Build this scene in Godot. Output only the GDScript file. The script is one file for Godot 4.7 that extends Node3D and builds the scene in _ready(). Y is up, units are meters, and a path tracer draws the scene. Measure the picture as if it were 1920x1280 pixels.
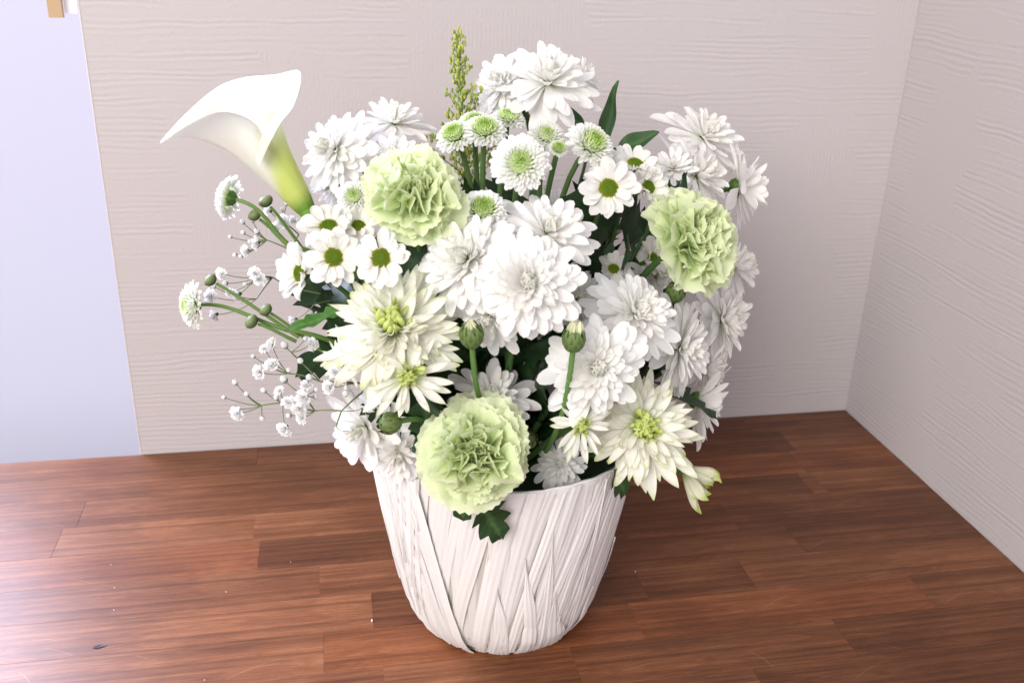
extends Node3D
# White and green flower arrangement in a pot wrapped with paper strips, on a walnut worktop in a room corner.

var rng := RandomNumberGenerator.new()
var M := {}
var taken := {}
var petals := {}
const ROOT_Y := 0.135


class MB:
	# collects triangles; commit() works out smooth normals that agree with the winding
	var v := PackedVector3Array()
	var c := PackedColorArray()
	var t := PackedVector2Array()
	var ix := PackedInt32Array()

	func tri(a: int, b: int, d: int) -> void:
		ix.append(a); ix.append(b); ix.append(d)

	func point(p: Vector3, col := Color.WHITE, uv := Vector2.ZERO) -> int:
		v.append(p); c.append(col); t.append(uv)
		return v.size() - 1

	func grid(nu: int, nv: int, f: Callable, col: Callable, wrap := false) -> void:
		# f(u, v) -> Vector3 with u and v from 0 to 1; wrap joins v = 1 to v = 0
		var first := v.size()
		var cols := nv if wrap else nv + 1
		for i in nu + 1:
			for j in cols:
				var a := float(i) / nu
				var b := float(j) / nv
				point(f.call(a, b), col.call(a, b), Vector2(a, b))
		for i in nu:
			for j in nv:
				var p := first + i * cols + j
				var q := first + i * cols + (j + 1) % cols
				tri(p, q, p + cols)
				tri(q, q + cols, p + cols)

	func tube(pts: PackedVector3Array, r0: float, r1: float, sides: int, c0: Color, c1: Color) -> void:
		var first := v.size()
		var n := pts.size()
		var side := Vector3.ZERO
		for i in n:
			var d := (pts[mini(i + 1, n - 1)] - pts[maxi(i - 1, 0)]).normalized()
			if side == Vector3.ZERO:
				side = d.cross(Vector3(0.31, 0.17, 0.93)).normalized()
			side = (side - d * side.dot(d)).normalized()
			var up := d.cross(side)
			var k := float(i) / (n - 1)
			for j in sides:
				var a := TAU * j / sides
				point(pts[i] + (side * cos(a) + up * sin(a)) * lerpf(r0, r1, k), c0.lerp(c1, k), Vector2(k, float(j) / sides))
		for i in n - 1:
			for j in sides:
				var p := first + i * sides + j
				var q := first + i * sides + (j + 1) % sides
				tri(p, p + sides, q)
				tri(q, p + sides, q + sides)

	func blob(at: Vector3, r: Vector3, rings: int, sides: int, col: Color) -> void:
		var first := v.size()
		for i in rings + 1:
			var a := PI * i / rings
			for j in sides:
				var b := TAU * j / sides
				point(at + Vector3(sin(a) * cos(b) * r.x, cos(a) * r.y, sin(a) * sin(b) * r.z), col)
		for i in rings:
			for j in sides:
				var p := first + i * sides + j
				var q := first + i * sides + (j + 1) % sides
				tri(p, q, p + sides)
				tri(q, q + sides, p + sides)

	func quad(a: Vector3, b: Vector3, d: Vector3, e: Vector3, ua: Vector2, ub: Vector2, ud: Vector2, ue: Vector2, col := Color.WHITE) -> void:
		# own vertices: flat shaded; clockwise seen from outside
		var p := point(a, col, ua)
		point(b, col, ub); point(d, col, ud); point(e, col, ue)
		tri(p, p + 1, p + 2); tri(p, p + 2, p + 3)

	func box(lo: Vector3, hi: Vector3, uvs := 1.0, off := Vector2.ZERO) -> void:
		var s := hi - lo
		var x0 := lo.x; var y0 := lo.y; var z0 := lo.z
		var x1 := hi.x; var y1 := hi.y; var z1 := hi.z
		var faces := [
			[Vector3(x0, y1, z1), Vector3(x1, y1, z1), Vector3(x1, y0, z1), Vector3(x0, y0, z1), s.x, s.y],
			[Vector3(x1, y1, z0), Vector3(x0, y1, z0), Vector3(x0, y0, z0), Vector3(x1, y0, z0), s.x, s.y],
			[Vector3(x0, y1, z0), Vector3(x0, y1, z1), Vector3(x0, y0, z1), Vector3(x0, y0, z0), s.z, s.y],
			[Vector3(x1, y1, z1), Vector3(x1, y1, z0), Vector3(x1, y0, z0), Vector3(x1, y0, z1), s.z, s.y],
			[Vector3(x0, y1, z0), Vector3(x1, y1, z0), Vector3(x1, y1, z1), Vector3(x0, y1, z1), s.x, s.z],
			[Vector3(x0, y0, z1), Vector3(x1, y0, z1), Vector3(x1, y0, z0), Vector3(x0, y0, z0), s.x, s.z]]
		for q in faces:
			var w: float = q[4] * uvs
			var h: float = q[5] * uvs
			quad(q[0], q[1], q[2], q[3], off + Vector2(0, 0), off + Vector2(w, 0), off + Vector2(w, h), off + Vector2(0, h))

	func add(o: MB, x: Transform3D, tint := Color.WHITE) -> void:
		var first := v.size()
		for i in o.v.size():
			point(x * o.v[i], o.c[i] * tint, o.t[i])
		for i in o.ix:
			ix.append(first + i)

	func commit() -> ArrayMesh:
		var n := PackedVector3Array()
		n.resize(v.size())
		for k in range(0, ix.size(), 3):
			var f := (v[ix[k + 2]] - v[ix[k]]).cross(v[ix[k + 1]] - v[ix[k]])
			n[ix[k]] += f; n[ix[k + 1]] += f; n[ix[k + 2]] += f
		for k in n.size():
			n[k] = n[k].normalized() if n[k].length_squared() > 1e-30 else Vector3.UP
		var a := []
		a.resize(Mesh.ARRAY_MAX)
		a[Mesh.ARRAY_VERTEX] = v; a[Mesh.ARRAY_NORMAL] = n; a[Mesh.ARRAY_COLOR] = c; a[Mesh.ARRAY_TEX_UV] = t; a[Mesh.ARRAY_INDEX] = ix
		var m := ArrayMesh.new()
		m.add_surface_from_arrays(Mesh.PRIMITIVE_TRIANGLES, a)
		return m


# ---------------------------------------------------------------- small helpers

func rnd(a: float, b: float) -> float:
	return rng.randf_range(a, b)


func srgb(r: int, g: int, b: int) -> Color:
	# a colour read as sRGB, given back as the linear value that vertex colours carry
	return Color(r / 255.0, g / 255.0, b / 255.0).srgb_to_linear()


func facing(az: float, el: float) -> Vector3:
	var a := deg_to_rad(az)
	var e := deg_to_rad(el)
	return Vector3(sin(a) * cos(e), sin(e), cos(a) * cos(e))


func stand(n: Vector3, spin := 0.0) -> Basis:
	# a basis whose y points along n
	var x := n.cross(Vector3(0.13, 0.05, 1.0)).normalized()
	if absf(n.z) > 0.93:
		x = Vector3.UP.cross(n).normalized()
	return Basis(x, n, x.cross(n)) * Basis(Vector3.UP, spin)


func numbered(called: String) -> String:
	var k: int = taken.get(called, 0)
	taken[called] = k + 1
	return called if k == 0 else "%s_%03d" % [called, k]


func tag(o: Node3D, label: String, category: String, group := "", kind := "") -> void:
	if label: o.set_meta("label", label)
	if category: o.set_meta("category", category)
	if group: o.set_meta("group", group)
	if kind: o.set_meta("kind", kind)


func thing(called: String, label: String, category: String, x := Transform3D.IDENTITY, group := "") -> Node3D:
	var o := Node3D.new()
	o.name = numbered(called)
	add_child(o)
	o.transform = x
	tag(o, label, category, group)
	return o


func part(parent: Node3D, called: String, mesh: Mesh, mat: Material, x := Transform3D.IDENTITY) -> MeshInstance3D:
	var o := MeshInstance3D.new()
	o.name = called
	o.mesh = mesh
	o.material_override = mat
	o.transform = x
	parent.add_child(o, true)
	return o


func structure(called: String, mesh: Mesh, mat: Material) -> MeshInstance3D:
	var o := part(self, called, mesh, mat)
	o.set_meta("kind", "structure")
	return o


func curve(a: Vector3, b: Vector3, c: Vector3, d: Vector3, n: int) -> PackedVector3Array:
	var out := PackedVector3Array()
	for i in n + 1:
		out.append(a.bezier_interpolate(b, c, d, float(i) / n))
	return out


# ---------------------------------------------------------------- materials

func noise_picture(w: int, h: int, freq: float, octaves: int, seed_no: int, to_w: int, to_h: int) -> Image:
	var n := FastNoiseLite.new()
	n.noise_type = FastNoiseLite.TYPE_SIMPLEX_SMOOTH
	n.seed = seed_no
	n.frequency = freq
	n.fractal_octaves = octaves
	var im := n.get_image(w, h, false, false, true)
	im.convert(Image.FORMAT_RF)
	im.resize(to_w, to_h, Image.INTERPOLATE_CUBIC)
	return im


func wood_picture(seed_no: int, arch: float) -> Array:
	# [colour, gloss relief] of one stave: 0.5 m along by 45 mm across
	var w := 1024
	var h := 144
	var fine := noise_picture(110, h, 0.20, 3, seed_no, w, h).get_data().to_float32_array()
	var band := noise_picture(20, h, 0.035, 3, seed_no + 7, w, h).get_data().to_float32_array()
	var pore := noise_picture(220, h, 0.45, 1, seed_no + 19, w, h).get_data().to_float32_array()
	var cloud := noise_picture(160, 40, 0.03, 2, seed_no + 31, w, h).get_data().to_float32_array()
	var light := Color8(148, 100, 69)
	var mid := Color8(116, 73, 48)
	var dark := Color8(84, 52, 34)
	var colour := Image.create(w, h, false, Image.FORMAT_RGB8)
	var relief := Image.create(w, h, false, Image.FORMAT_RF)
	for y in h:
		for x in w:
			var k := y * w + x
			var across := (float(y) / h - 0.5) * 2.0 + (cloud[k] - 0.5) * 0.9
			var rings := sin((across * across * arch + across * 3.0 + band[k] * 5.0 + float(x) / w * arch * 0.35) * 6.0) * 0.5 + 0.5
			var g := fine[k] * 0.24 + rings * 0.20 + band[k] * 0.52 + cloud[k] * 0.30 - 0.14
			g = clampf((g - 0.5) * 1.2 + 0.56, 0.0, 1.0)
			var col := dark.lerp(mid, g * 2.0) if g < 0.5 else mid.lerp(light, g * 2.0 - 1.0)
			var hole := clampf((pore[k] - 0.70) * 6.0, 0.0, 1.0)
			col = col.lerp(Color8(52, 28, 22), hole * 0.22)
			colour.set_pixel(x, y, col)
			relief.set_pixel(x, y, Color(0.6 + fine[k] * 0.25 - hole * 0.4, 0, 0))
	# fine pale scratches across the grain
	var sr := RandomNumberGenerator.new()
	sr.seed = seed_no
	for q in 7:
		var p := Vector2(sr.randf() * w, sr.randf() * h)
		var d := Vector2.from_angle(sr.randf_range(-1.2, 1.2)) * Vector2(0.7, 0.7)
		for step in sr.randi_range(30, 150):
			p += d
			d = d.rotated(0.004)
			var ix := posmod(int(p.x), w)
			var iy := int(p.y)
			if iy < 0 or iy >= h: break
			colour.set_pixel(ix, iy, colour.get_pixel(ix, iy).lerp(Color8(206, 170, 146), 0.30))
	return [ImageTexture.create_from_image(colour), ImageTexture.create_from_image(relief)]


func plaster_picture() -> Texture2D:
	# combed plaster: patches drawn across and patches drawn upward, 0.8 m square
	var n := 1024
	var wob := noise_picture(110, 256, 0.05, 3, 3, n, n).get_data().to_float32_array()
	var wobv := noise_picture(256, 64, 0.035, 3, 5, n, n).get_data().to_float32_array()
	var strength := noise_picture(26, 420, 0.16, 3, 9, n, n).get_data().to_float32_array()
	var grit := noise_picture(n, n, 0.22, 2, 12, n, n).get_data().to_float32_array()
	var edge := noise_picture(128, 128, 0.06, 2, 15, n, n).get_data().to_float32_array()
	var out := PackedFloat32Array()
	out.resize(n * n)
	for y in n:
		var fy := float(y) / n * 0.8
		for x in n:
			var k := y * n + x
			var fx := float(x) / n * 0.8
			var wander := edge[k] * 0.05
			var cx := int(floor((fx + wander) / 0.088))
			var cy := int(floor((fy + wander * 1.3 + (cx % 3) * 0.031) / 0.125))
			var pick := absi((cx * 7 + cy * 5 + cx * cy * 3) % 5)
			var across := 0.0
			var up := 0.0
			if pick < 3:
				across = 1.0
			else:
				up = 0.55
			var s := clampf((strength[k] - 0.30) * 2.4, 0.0, 1.25)
			var h := across * s * sin(fy * 1250.0 + wob[k] * 8.0) + up * s * sin(fx * 1700.0 + wobv[k] * 5.0)
			out[k] = 0.5 + h * 0.16 + (grit[k] - 0.5) * 0.22 + (edge[k] - 0.5) * 0.3
	return ImageTexture.create_from_image(Image.create_from_data(n, n, false, Image.FORMAT_RF, out.to_byte_array()))


func plain(colour: Color, rough: float, gloss := 0.5) -> StandardMaterial3D:
	var m := StandardMaterial3D.new()
	m.albedo_color = colour
	m.roughness = rough
	m.metallic_specular = gloss
	return m


func tinted(rough: float, gloss: float, through := 0.0) -> StandardMaterial3D:
	var m := plain(Color.WHITE, rough, gloss)
	m.vertex_color_use_as_albedo = true
	if through > 0.0:
		m.backlight_enabled = true
		m.backlight = Color(through, through, through).linear_to_srgb()
	return m


func streak_relief(w: int, h: int, seed_no: int) -> Texture2D:
	return ImageTexture.create_from_image(noise_picture(6, h, 0.25, 2, seed_no, w, h))


func make_materials() -> void:
	M.petal = tinted(0.62, 0.3, 0.85)
	M.petal.heightmap_enabled = true
	M.petal.heightmap_texture = streak_relief(64, 96, 77)
	M.petal.heightmap_scale = 0.006
	M.floret = tinted(0.6, 0.3, 0.4)
	M.leaf = tinted(0.5, 0.4, 0.25)
	M.stem = tinted(0.5, 0.4, 0.1)
	M.calla = tinted(0.42, 0.45, 0.35)
	M.calla.heightmap_enabled = true
	M.calla.heightmap_texture = streak_relief(64, 220, 88)
	M.calla.heightmap_scale = 0.012
	M.paper = tinted(0.72, 0.3, 0.12)
	M.paper.heightmap_enabled = true
	M.paper.heightmap_texture = streak_relief(64, 128, 51)
	M.paper.heightmap_scale = 0.010
	M.foam = plain(Color8(44, 66, 42), 0.95)
	M.liner = plain(Color8(38, 40, 40), 0.55)
	M.oak = plain(Color8(178, 150, 114), 0.6)
	M.white_paint = plain(Color8(201, 201, 220), 0.55)
	M.frame_paint = plain(Color8(232, 230, 230), 0.5)
	M.wall = plain(Color8(189, 183, 183), 0.85, 0.3)
	M.wall.heightmap_enabled = true
	M.wall.heightmap_texture = plaster_picture()
	M.wall.heightmap_scale = 0.09
	M.crumb = plain(Color8(235, 230, 222), 0.7)
	var tones := [Color(1.0, 0.99, 0.96), Color(0.91, 0.89, 0.87), Color(0.79, 0.76, 0.74), Color(0.95, 0.89, 0.83)]
	M.wood = []
	for k in 3:
		var pic := wood_picture(100 + k * 41, [0.3, 1.4, 0.7][k])
		for tone in tones:
			var m := plain(tone, 0.33, 0.36)
			m.albedo_texture = pic[0]
			m.heightmap_enabled = true
			m.heightmap_texture = pic[1]
			m.heightmap_scale = 0.004
			M.wood.append(m)


# ---------------------------------------------------------------- petals

func petal_shape(o: Dictionary, colour: Callable, nu := 8, nv := 6) -> ArrayMesh:
	# unit length along +x, face up (+y); o: half width, cup, bend, tip, base, ridge, wave, hook, twist
	var hw: float = o.get("width", 0.18)
	var cup: float = o.get("cup", 0.3)
	var bend: float = o.get("bend", 0.0)
	var tip: float = o.get("tip", 0.5)
	var base_w: float = o.get("base", 0.35)
	var ridge: float = o.get("ridge", 0.05)
	var wave: float = o.get("wave", 0.0)
	var hook: float = o.get("hook", 0.0)
	var twist: float = o.get("twist", 0.0)
	var widest: float = o.get("widest", 0.62)
	var notch: float = o.get("notch", 0.0)
	var phase := rnd(0, TAU)
	var sway := rnd(-0.12, 0.12)
	var ts := PackedFloat32Array()
	for i in nu + 1:
		ts.append(1.0 - pow(1.0 - float(i) / nu, 1.45))
	var line := PackedVector3Array()
	var lean := PackedFloat32Array()
	var at := Vector3.ZERO
	var last := 0.0
	for i in nu + 1:
		var t := ts[i]
		var ang := bend * pow(t, 1.4) + hook * pow(maxf(0.0, t - 0.62) / 0.38, 1.6)
		var ds := t - last
		at += Vector3(cos(ang), sin(ang), 0) * ds
		last = t
		line.append(at + Vector3(0, 0, sway * t * t))
		lean.append(ang)
	var f := func(a: float, b: float) -> Vector3:
		var i := int(round(a * nu))
		var t := ts[i]
		var w := 0.0
		if t < widest:
			w = lerpf(base_w, 1.0, smoothstep(0.0, widest, t))
		else:
			w = pow(maxf(0.0, 1.0 - pow((t - widest) / (1.0 - widest), 2.0)), tip)
		w = maxf(w, 0.05) * hw
		var s := b * 2.0 - 1.0
		var nrm := Vector3(-sin(lean[i]), cos(lean[i]), 0)
		var along := Vector3(cos(lean[i]), sin(lean[i]), 0)
		var h := cup * w * s * s * 1.6 + ridge * hw * cos(s * TAU * 0.9) * smoothstep(0.0, 0.3, t) * (1.0 - t * 0.5)
		h += wave * hw * sin(phase + t * 7.0 + s * 1.7) * absf(s)
		h += twist * s * w * t
		return line[i] + Vector3(0, 0, s * w * (1.0 - 0.25 * cup * s * s)) + nrm * h - along * notch * exp(-s * s * 9.0) * smoothstep(0.85, 1.0, t)
	var m := MB.new()
	var cf := func(a: float, b: float) -> Color:
		return colour.call(ts[int(round(a * nu))], b * 2.0 - 1.0)
	m.grid(nu, nv, f, cf)
	return m.commit()


func ruffle_shape(amp: float, lobes: float, spread: float, bend: float) -> ArrayMesh:
	# a carnation petal: narrow claw, fan blade with a saw-toothed and frilled margin
	var ph := rnd(0, TAU)
	var ph2 := rnd(0, TAU)
	var teeth := PackedFloat32Array()
	for j in 27:
		teeth.append((0.022 if j % 2 == 0 else -0.012) + rnd(-0.012, 0.012))
	var nu := 8
	var nv := 26
	var f := func(a: float, b: float) -> Vector3:
		var s := b * 2.0 - 1.0
		var th := s * spread
		var edge := 1.0 - 0.10 * s * s + (teeth[int(round(b * nv))] * smoothstep(0.6, 1.0, a))
		var r := a * edge
		var w := smoothstep(0.15, 1.0, a)
		var ang := th * lerpf(0.45, 1.0, w)
		var h := amp * w * w * (sin(s * lobes + ph) + 0.55 * sin(s * lobes * 2.1 + ph2 + a * 2.0)) + bend * a * a
		h += 0.06 * s * s * a
		return Vector3(r * cos(ang), h, r * sin(ang) * (1.0 - amp * 0.5))
	var col := func(a: float, b: float) -> Color:
		var base := srgb(190, 214, 138)
		var blade := srgb(219, 232, 182)
		var rim := srgb(238, 242, 212)
		return base.lerp(blade, smoothstep(0.1, 0.6, a)).lerp(rim, smoothstep(0.72, 1.0, a) * 0.8)
	var m := MB.new()
	m.grid(nu, nv, f, col)
	return m.commit()


func make_petals() -> void:
	var white := func(warm: float) -> Callable:
		return func(t: float, _s: float) -> Color:
			var base := Color(0.80, 0.83, 0.66)
			var main := Color(0.92, 0.91, 0.90 - warm)
			return base.lerp(main, smoothstep(0.02, 0.22, t))
	petals.outer = []; petals.mid = []; petals.inner = []
	for k in 5:
		petals.outer.append(petal_shape({"width": 0.150 + 0.013 * (k % 3), "cup": rnd(-0.1, 0.3), "bend": rnd(-0.45, 0.15), "tip": rnd(0.36, 0.5), "widest": 0.68, "ridge": 0.05, "wave": 0.10, "twist": rnd(-0.25, 0.25), "notch": 0.03 * (k % 2)}, white.call(k * 0.006)))
		petals.mid.append(petal_shape({"width": 0.165, "cup": rnd(0.1, 0.45), "bend": rnd(0.0, 0.5), "tip": rnd(0.36, 0.5), "widest": 0.66, "ridge": 0.05, "wave": 0.05, "twist": rnd(-0.2, 0.2)}, white.call(0.01 + k * 0.005)))
		petals.inner.append(petal_shape({"width": 0.22, "cup": rnd(0.8, 1.2), "bend": rnd(0.6, 1.25), "tip": 0.5, "ridge": 0.05}, func(t: float, _s: float) -> Color: return Color(0.70, 0.76, 0.46).lerp(Color(0.885, 0.88, 0.82), smoothstep(0.05, 0.4, t)), 6, 4))
	petals.cream = []; petals.cream_mid = []; petals.cream_inner = []
	for k in 5:
		var tipped := 0.35 + 0.2 * (k % 3)
		var cream := func(t: float, s: float) -> Color:
			var c := Color(0.70, 0.76, 0.36).lerp(Color(0.92, 0.91, 0.84), smoothstep(0.02, 0.3, t))
			c = c.lerp(Color(0.56, 0.68, 0.16), smoothstep(0.80, 1.0, t) * tipped)
			return c.lerp(Color(0.66, 0.74, 0.26), smoothstep(0.8, 1.0, absf(s)) * 0.22 * smoothstep(0.4, 0.8, t))
		petals.cream.append(petal_shape({"width": 0.118, "cup": rnd(-0.05, 0.4), "bend": rnd(-0.5, 0.2), "tip": rnd(0.55, 0.95), "widest": 0.55, "ridge": 0.07, "hook": rnd(-0.3, 0.9), "wave": 0.1, "twist": rnd(-0.3, 0.3)}, cream))
		petals.cream_mid.append(petal_shape({"width": 0.13, "cup": rnd(0.2, 0.7), "bend": rnd(0.0, 0.6), "tip": 0.7, "widest": 0.5, "ridge": 0.06, "hook": rnd(0.0, 0.7)}, cream))
		petals.cream_inner.append(petal_shape({"width": 0.15, "cup": 1.3, "bend": rnd(0.7, 1.4), "tip": 0.6, "ridge": 0.0, "hook": rnd(0.2, 0.9)}, func(t: float, _s: float) -> Color: return Color(0.40, 0.54, 0.08).lerp(Color(0.74, 0.81, 0.32), smoothstep(0.1, 0.8, t)), 6, 4))
	petals.bud_tip = []
	for k in 4:
		petals.bud_tip.append(petal_shape({"width": 0.20, "cup": 1.2, "bend": rnd(0.25, 0.5), "tip": 0.7, "widest": 0.45, "base": 0.6, "ridge": 0.0}, func(t: float, _s: float) -> Color: return Color(0.40, 0.56, 0.12).lerp(Color(0.84, 0.86, 0.62), smoothstep(0.1, 0.6, t)), 6, 4))
	petals.daisy = []
	for k in 6:
		petals.daisy.append(petal_shape({"width": 0.27 + 0.02 * (k % 3), "cup": rnd(-0.1, 0.45), "bend": rnd(-0.5, 0.25), "tip": 0.45, "widest": 0.6, "base": 0.45, "ridge": 0.07, "wave": 0.22, "twist": rnd(-0.4, 0.4), "notch": rnd(0.0, 0.07)}, func(t: float, _s: float) -> Color: return Color(0.72, 0.76, 0.40).lerp(Color(0.90, 0.89, 0.85), smoothstep(0.0, 0.26, t))))
	petals.button = []; petals.button_mid = []; petals.button_green = []
	for k in 4:
		petals.button.append(petal_shape({"width": 0.23, "cup": rnd(0.2, 0.6), "bend": rnd(-0.3, 0.3), "tip": 0.4, "widest": 0.66, "base": 0.5, "ridge": 0.03}, func(t: float, _s: float) -> Color: return Color(0.74, 0.80, 0.56).lerp(Color(0.90, 0.90, 0.87), smoothstep(0.1, 0.4, t)), 5, 4))
		petals.button_mid.append(petal_shape({"width": 0.26, "cup": rnd(0.4, 0.8), "bend": rnd(0.1, 0.6), "tip": 0.4, "base": 0.5, "ridge": 0.0}, func(t: float, _s: float) -> Color: return Color(0.46, 0.64, 0.14).lerp(Color(0.76, 0.84, 0.52), smoothstep(0.2, 0.9, t)), 4, 3))
		petals.button_green.append(petal_shape({"width": 0.28, "cup": 0.9, "bend": rnd(0.3, 0.9), "tip": 0.4, "base": 0.6, "ridge": 0.0}, func(t: float, _s: float) -> Color: return Color(0.34, 0.54, 0.08).lerp(Color(0.58, 0.74, 0.24), smoothstep(0.2, 0.9, t)), 4, 3))
	petals.frill = []; petals.frill_inner = []
	for k in 6:
		petals.frill.append(ruffle_shape(rnd(0.08, 0.17), rnd(3.5, 6.5), rnd(0.75, 1.05), rnd(-0.18, 0.02)))
		petals.frill_inner.append(ruffle_shape(rnd(0.16, 0.30), rnd(3.0, 5.5), rnd(0.6, 0.85), rnd(-0.1, 0.2)))


func put_petal(parent: Node3D, set_name: String, phi: float, el: float, length: float, from_axis: float, height: float, wide := 1.0, roll := 0.0, called := "petal", sag := 0.0) -> void:
	var kinds: Array = petals[set_name]
	var b := Basis(Vector3.UP, phi) * Basis(Vector3.BACK, el) * Basis(Vector3.RIGHT, roll)
	var at := Basis(Vector3.UP, phi) * Vector3(from_axis, 0, 0) + Vector3(0, height, 0)
	if sag != 0.0:
		# petals hang a little: turn towards straight down
		var down := parent.global_basis.inverse() * Vector3.DOWN
		var axis := b.x.cross(down)
		if axis.length() > 0.05:
			b = Basis(axis.normalized(), sag * axis.length()) * b
	part(parent, called, kinds[rng.randi() % kinds.size()], M.petal, Transform3D(b.scaled_local(Vector3(length, length, length * wide)), at))


# ---------------------------------------------------------------- flower heads (y is the way a head faces)

func calyx(parent: Node3D, r: float, h: float, drop := 0.0) -> void:
	var m := MB.new()
	var prof := [[0.16, -1.0], [0.55, -0.85], [0.9, -0.45], [1.0, 0.0], [0.8, 0.25]]
	m.grid(4, 14, func(a: float, b: float) -> Vector3:
		var p: Array = prof[int(round(a * 4))]
		var rr: float = p[0] * r * (1.0 + 0.09 * sin(b * TAU * 7.0))
		return Vector3(cos(b * TAU) * rr, p[1] * h - drop, -sin(b * TAU) * rr), func(a: float, b: float) -> Color: return Color(0.035, 0.085, 0.016).lerp(Color(0.07, 0.14, 0.025), 0.5 + 0.5 * sin(b * 44.0 + a * 3.0)), true)
	for k in 13:
		# bracts
		var phi := TAU * k / 13.0 + rnd(-0.1, 0.1)
		var up := Basis(Vector3.UP, phi)
		var q := MB.new()
		var w := r * 0.24
		q.grid(3, 2, func(a: float, b: float) -> Vector3: return Vector3(r * (0.55 + 0.55 * a), h * (-0.75 + a * 1.0), (b * 2.0 - 1.0) * w * (1.0 - a * a * 0.9)), func(a: float, _b: float) -> Color: return Color(0.05, 0.11, 0.02).lerp(Color(0.10, 0.16, 0.035), a))
		m.add(q, Transform3D(up, Vector3(0, -drop, 0)))
	part(parent, "calyx", m.commit(), M.stem)


func mum_head(p: Node3D, r: float, n := 116, sag := 0.10, open := 1.0) -> void:
	calyx(p, r * 0.2, r * 0.16, r * 0.02)
	var lump := rnd(0, TAU)
	for i in n:
		var f := float(i) / (n - 1)
		var el := lerpf(-0.14, 1.38, pow(f, 1.35)) + rnd(-0.11, 0.11)
		el = lerpf(1.25, el, open)
		var length := r * lerpf(1.0, 0.36, pow(f, 0.85)) * rnd(0.84, 1.08) * (1.0 + 0.08 * sin(i * 2.39996 * 2.0 + lump))
		var kind := "outer" if f < 0.42 else ("mid" if f < 0.78 else "inner")
		put_petal(p, kind, i * 2.39996 + rnd(-0.13, 0.13), el, length, r * 0.13 * (1.0 - f), r * (0.02 + 0.14 * f), rnd(0.88, 1.12), rnd(-0.2, 0.2), "petal", sag * (1.0 - f) * rnd(0.5, 1.5))


func cream_head(p: Node3D, r: float, n := 66, sag := 0.12, core := 0.30) -> void:
	calyx(p, r * 0.2, r * 0.16, r * 0.02)
	var split := 1.0 - core
	var lump := rnd(0, TAU)
	for i in n:
		var f := float(i) / (n - 1)
		var el := lerpf(-0.25, 1.36, pow(f, 1.2)) + rnd(-0.24, 0.24)
		var length := r * lerpf(1.0, 0.42, pow(f, 0.9)) * rnd(0.82, 1.1)
		var from := r * 0.20 * (1.0 - f)
		if f > split:
			var g := (f - split) / core
			length = r * lerpf(0.44, 0.28, g) * rnd(0.85, 1.1)
			from = r * 0.17 * (1.0 - g)
			el = lerpf(0.8, 1.45, g) + rnd(-0.2, 0.2)
		var kind := "cream" if f < 0.5 * split / 0.7 else ("cream_mid" if f < split else "cream_inner")
		put_petal(p, kind, i * 2.39996 + rnd(-0.16, 0.16), el, length * (1.0 + 0.10 * sin(i * 2.39996 * 2.0 + lump)), from, r * (0.02 + 0.12 * f), rnd(0.85, 1.15), rnd(-0.4, 0.4), "petal", sag * (1.0 - f) * rnd(0.5, 1.5))


func disc(p: Node3D, r: float) -> void:
	# the green eye of a daisy: a low dome set with florets in spirals
	var m := MB.new()
	m.grid(6, 18, func(a: float, b: float) -> Vector3: return Vector3(cos(b * TAU) * a * r, r * 0.42 * (1.0 - a * a) - r * 0.12 * exp(-a * a * 14.0), sin(b * TAU) * a * r), func(a: float, _b: float) -> Color: return Color(0.11, 0.19, 0.012).lerp(Color(0.26, 0.26, 0.015), smoothstep(0.4, 1.0, a)), true)
	for k in 150:
		var a := sqrt((k + 0.5) / 150.0)
		var phi := k * 2.39996
		var y := r * 0.42 * (1.0 - a * a) - r * 0.12 * exp(-a * a * 14.0)
		var s := r * lerpf(0.045, 0.075, a)
		m.blob(Vector3(cos(phi) * a * r, y + s * 0.4, sin(phi) * a * r), Vector3(s, s * 1.5, s), 3, 5, Color(0.14, 0.25, 0.015).lerp(Color(0.36, 0.33, 0.02), smoothstep(0.45, 1.0, a) * rnd(0.5, 1.0)))
	part(p, "disc", m.commit(), M.floret, Transform3D(Basis.IDENTITY, Vector3(0, r * 0.2, 0)))


func daisy_head(p: Node3D, r: float, el0 := 0.22) -> void:
	calyx(p, r * 0.26, r * 0.2, r * 0.03)
	disc(p, r * 0.35)
	for ring in 2:
		var n := 12 if ring == 0 else 9
		for i in n:
			put_petal(p, "daisy", TAU * (i + 0.5 * ring) / n + rnd(-0.12, 0.12), el0 + ring * 0.22 + rnd(-0.27, 0.27), r * (0.82 - 0.1 * ring) * rnd(0.8, 1.1), r * 0.24, r * (0.02 + 0.05 * ring), rnd(0.9, 1.15), rnd(-0.3, 0.3), "petal", 0.08)


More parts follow.
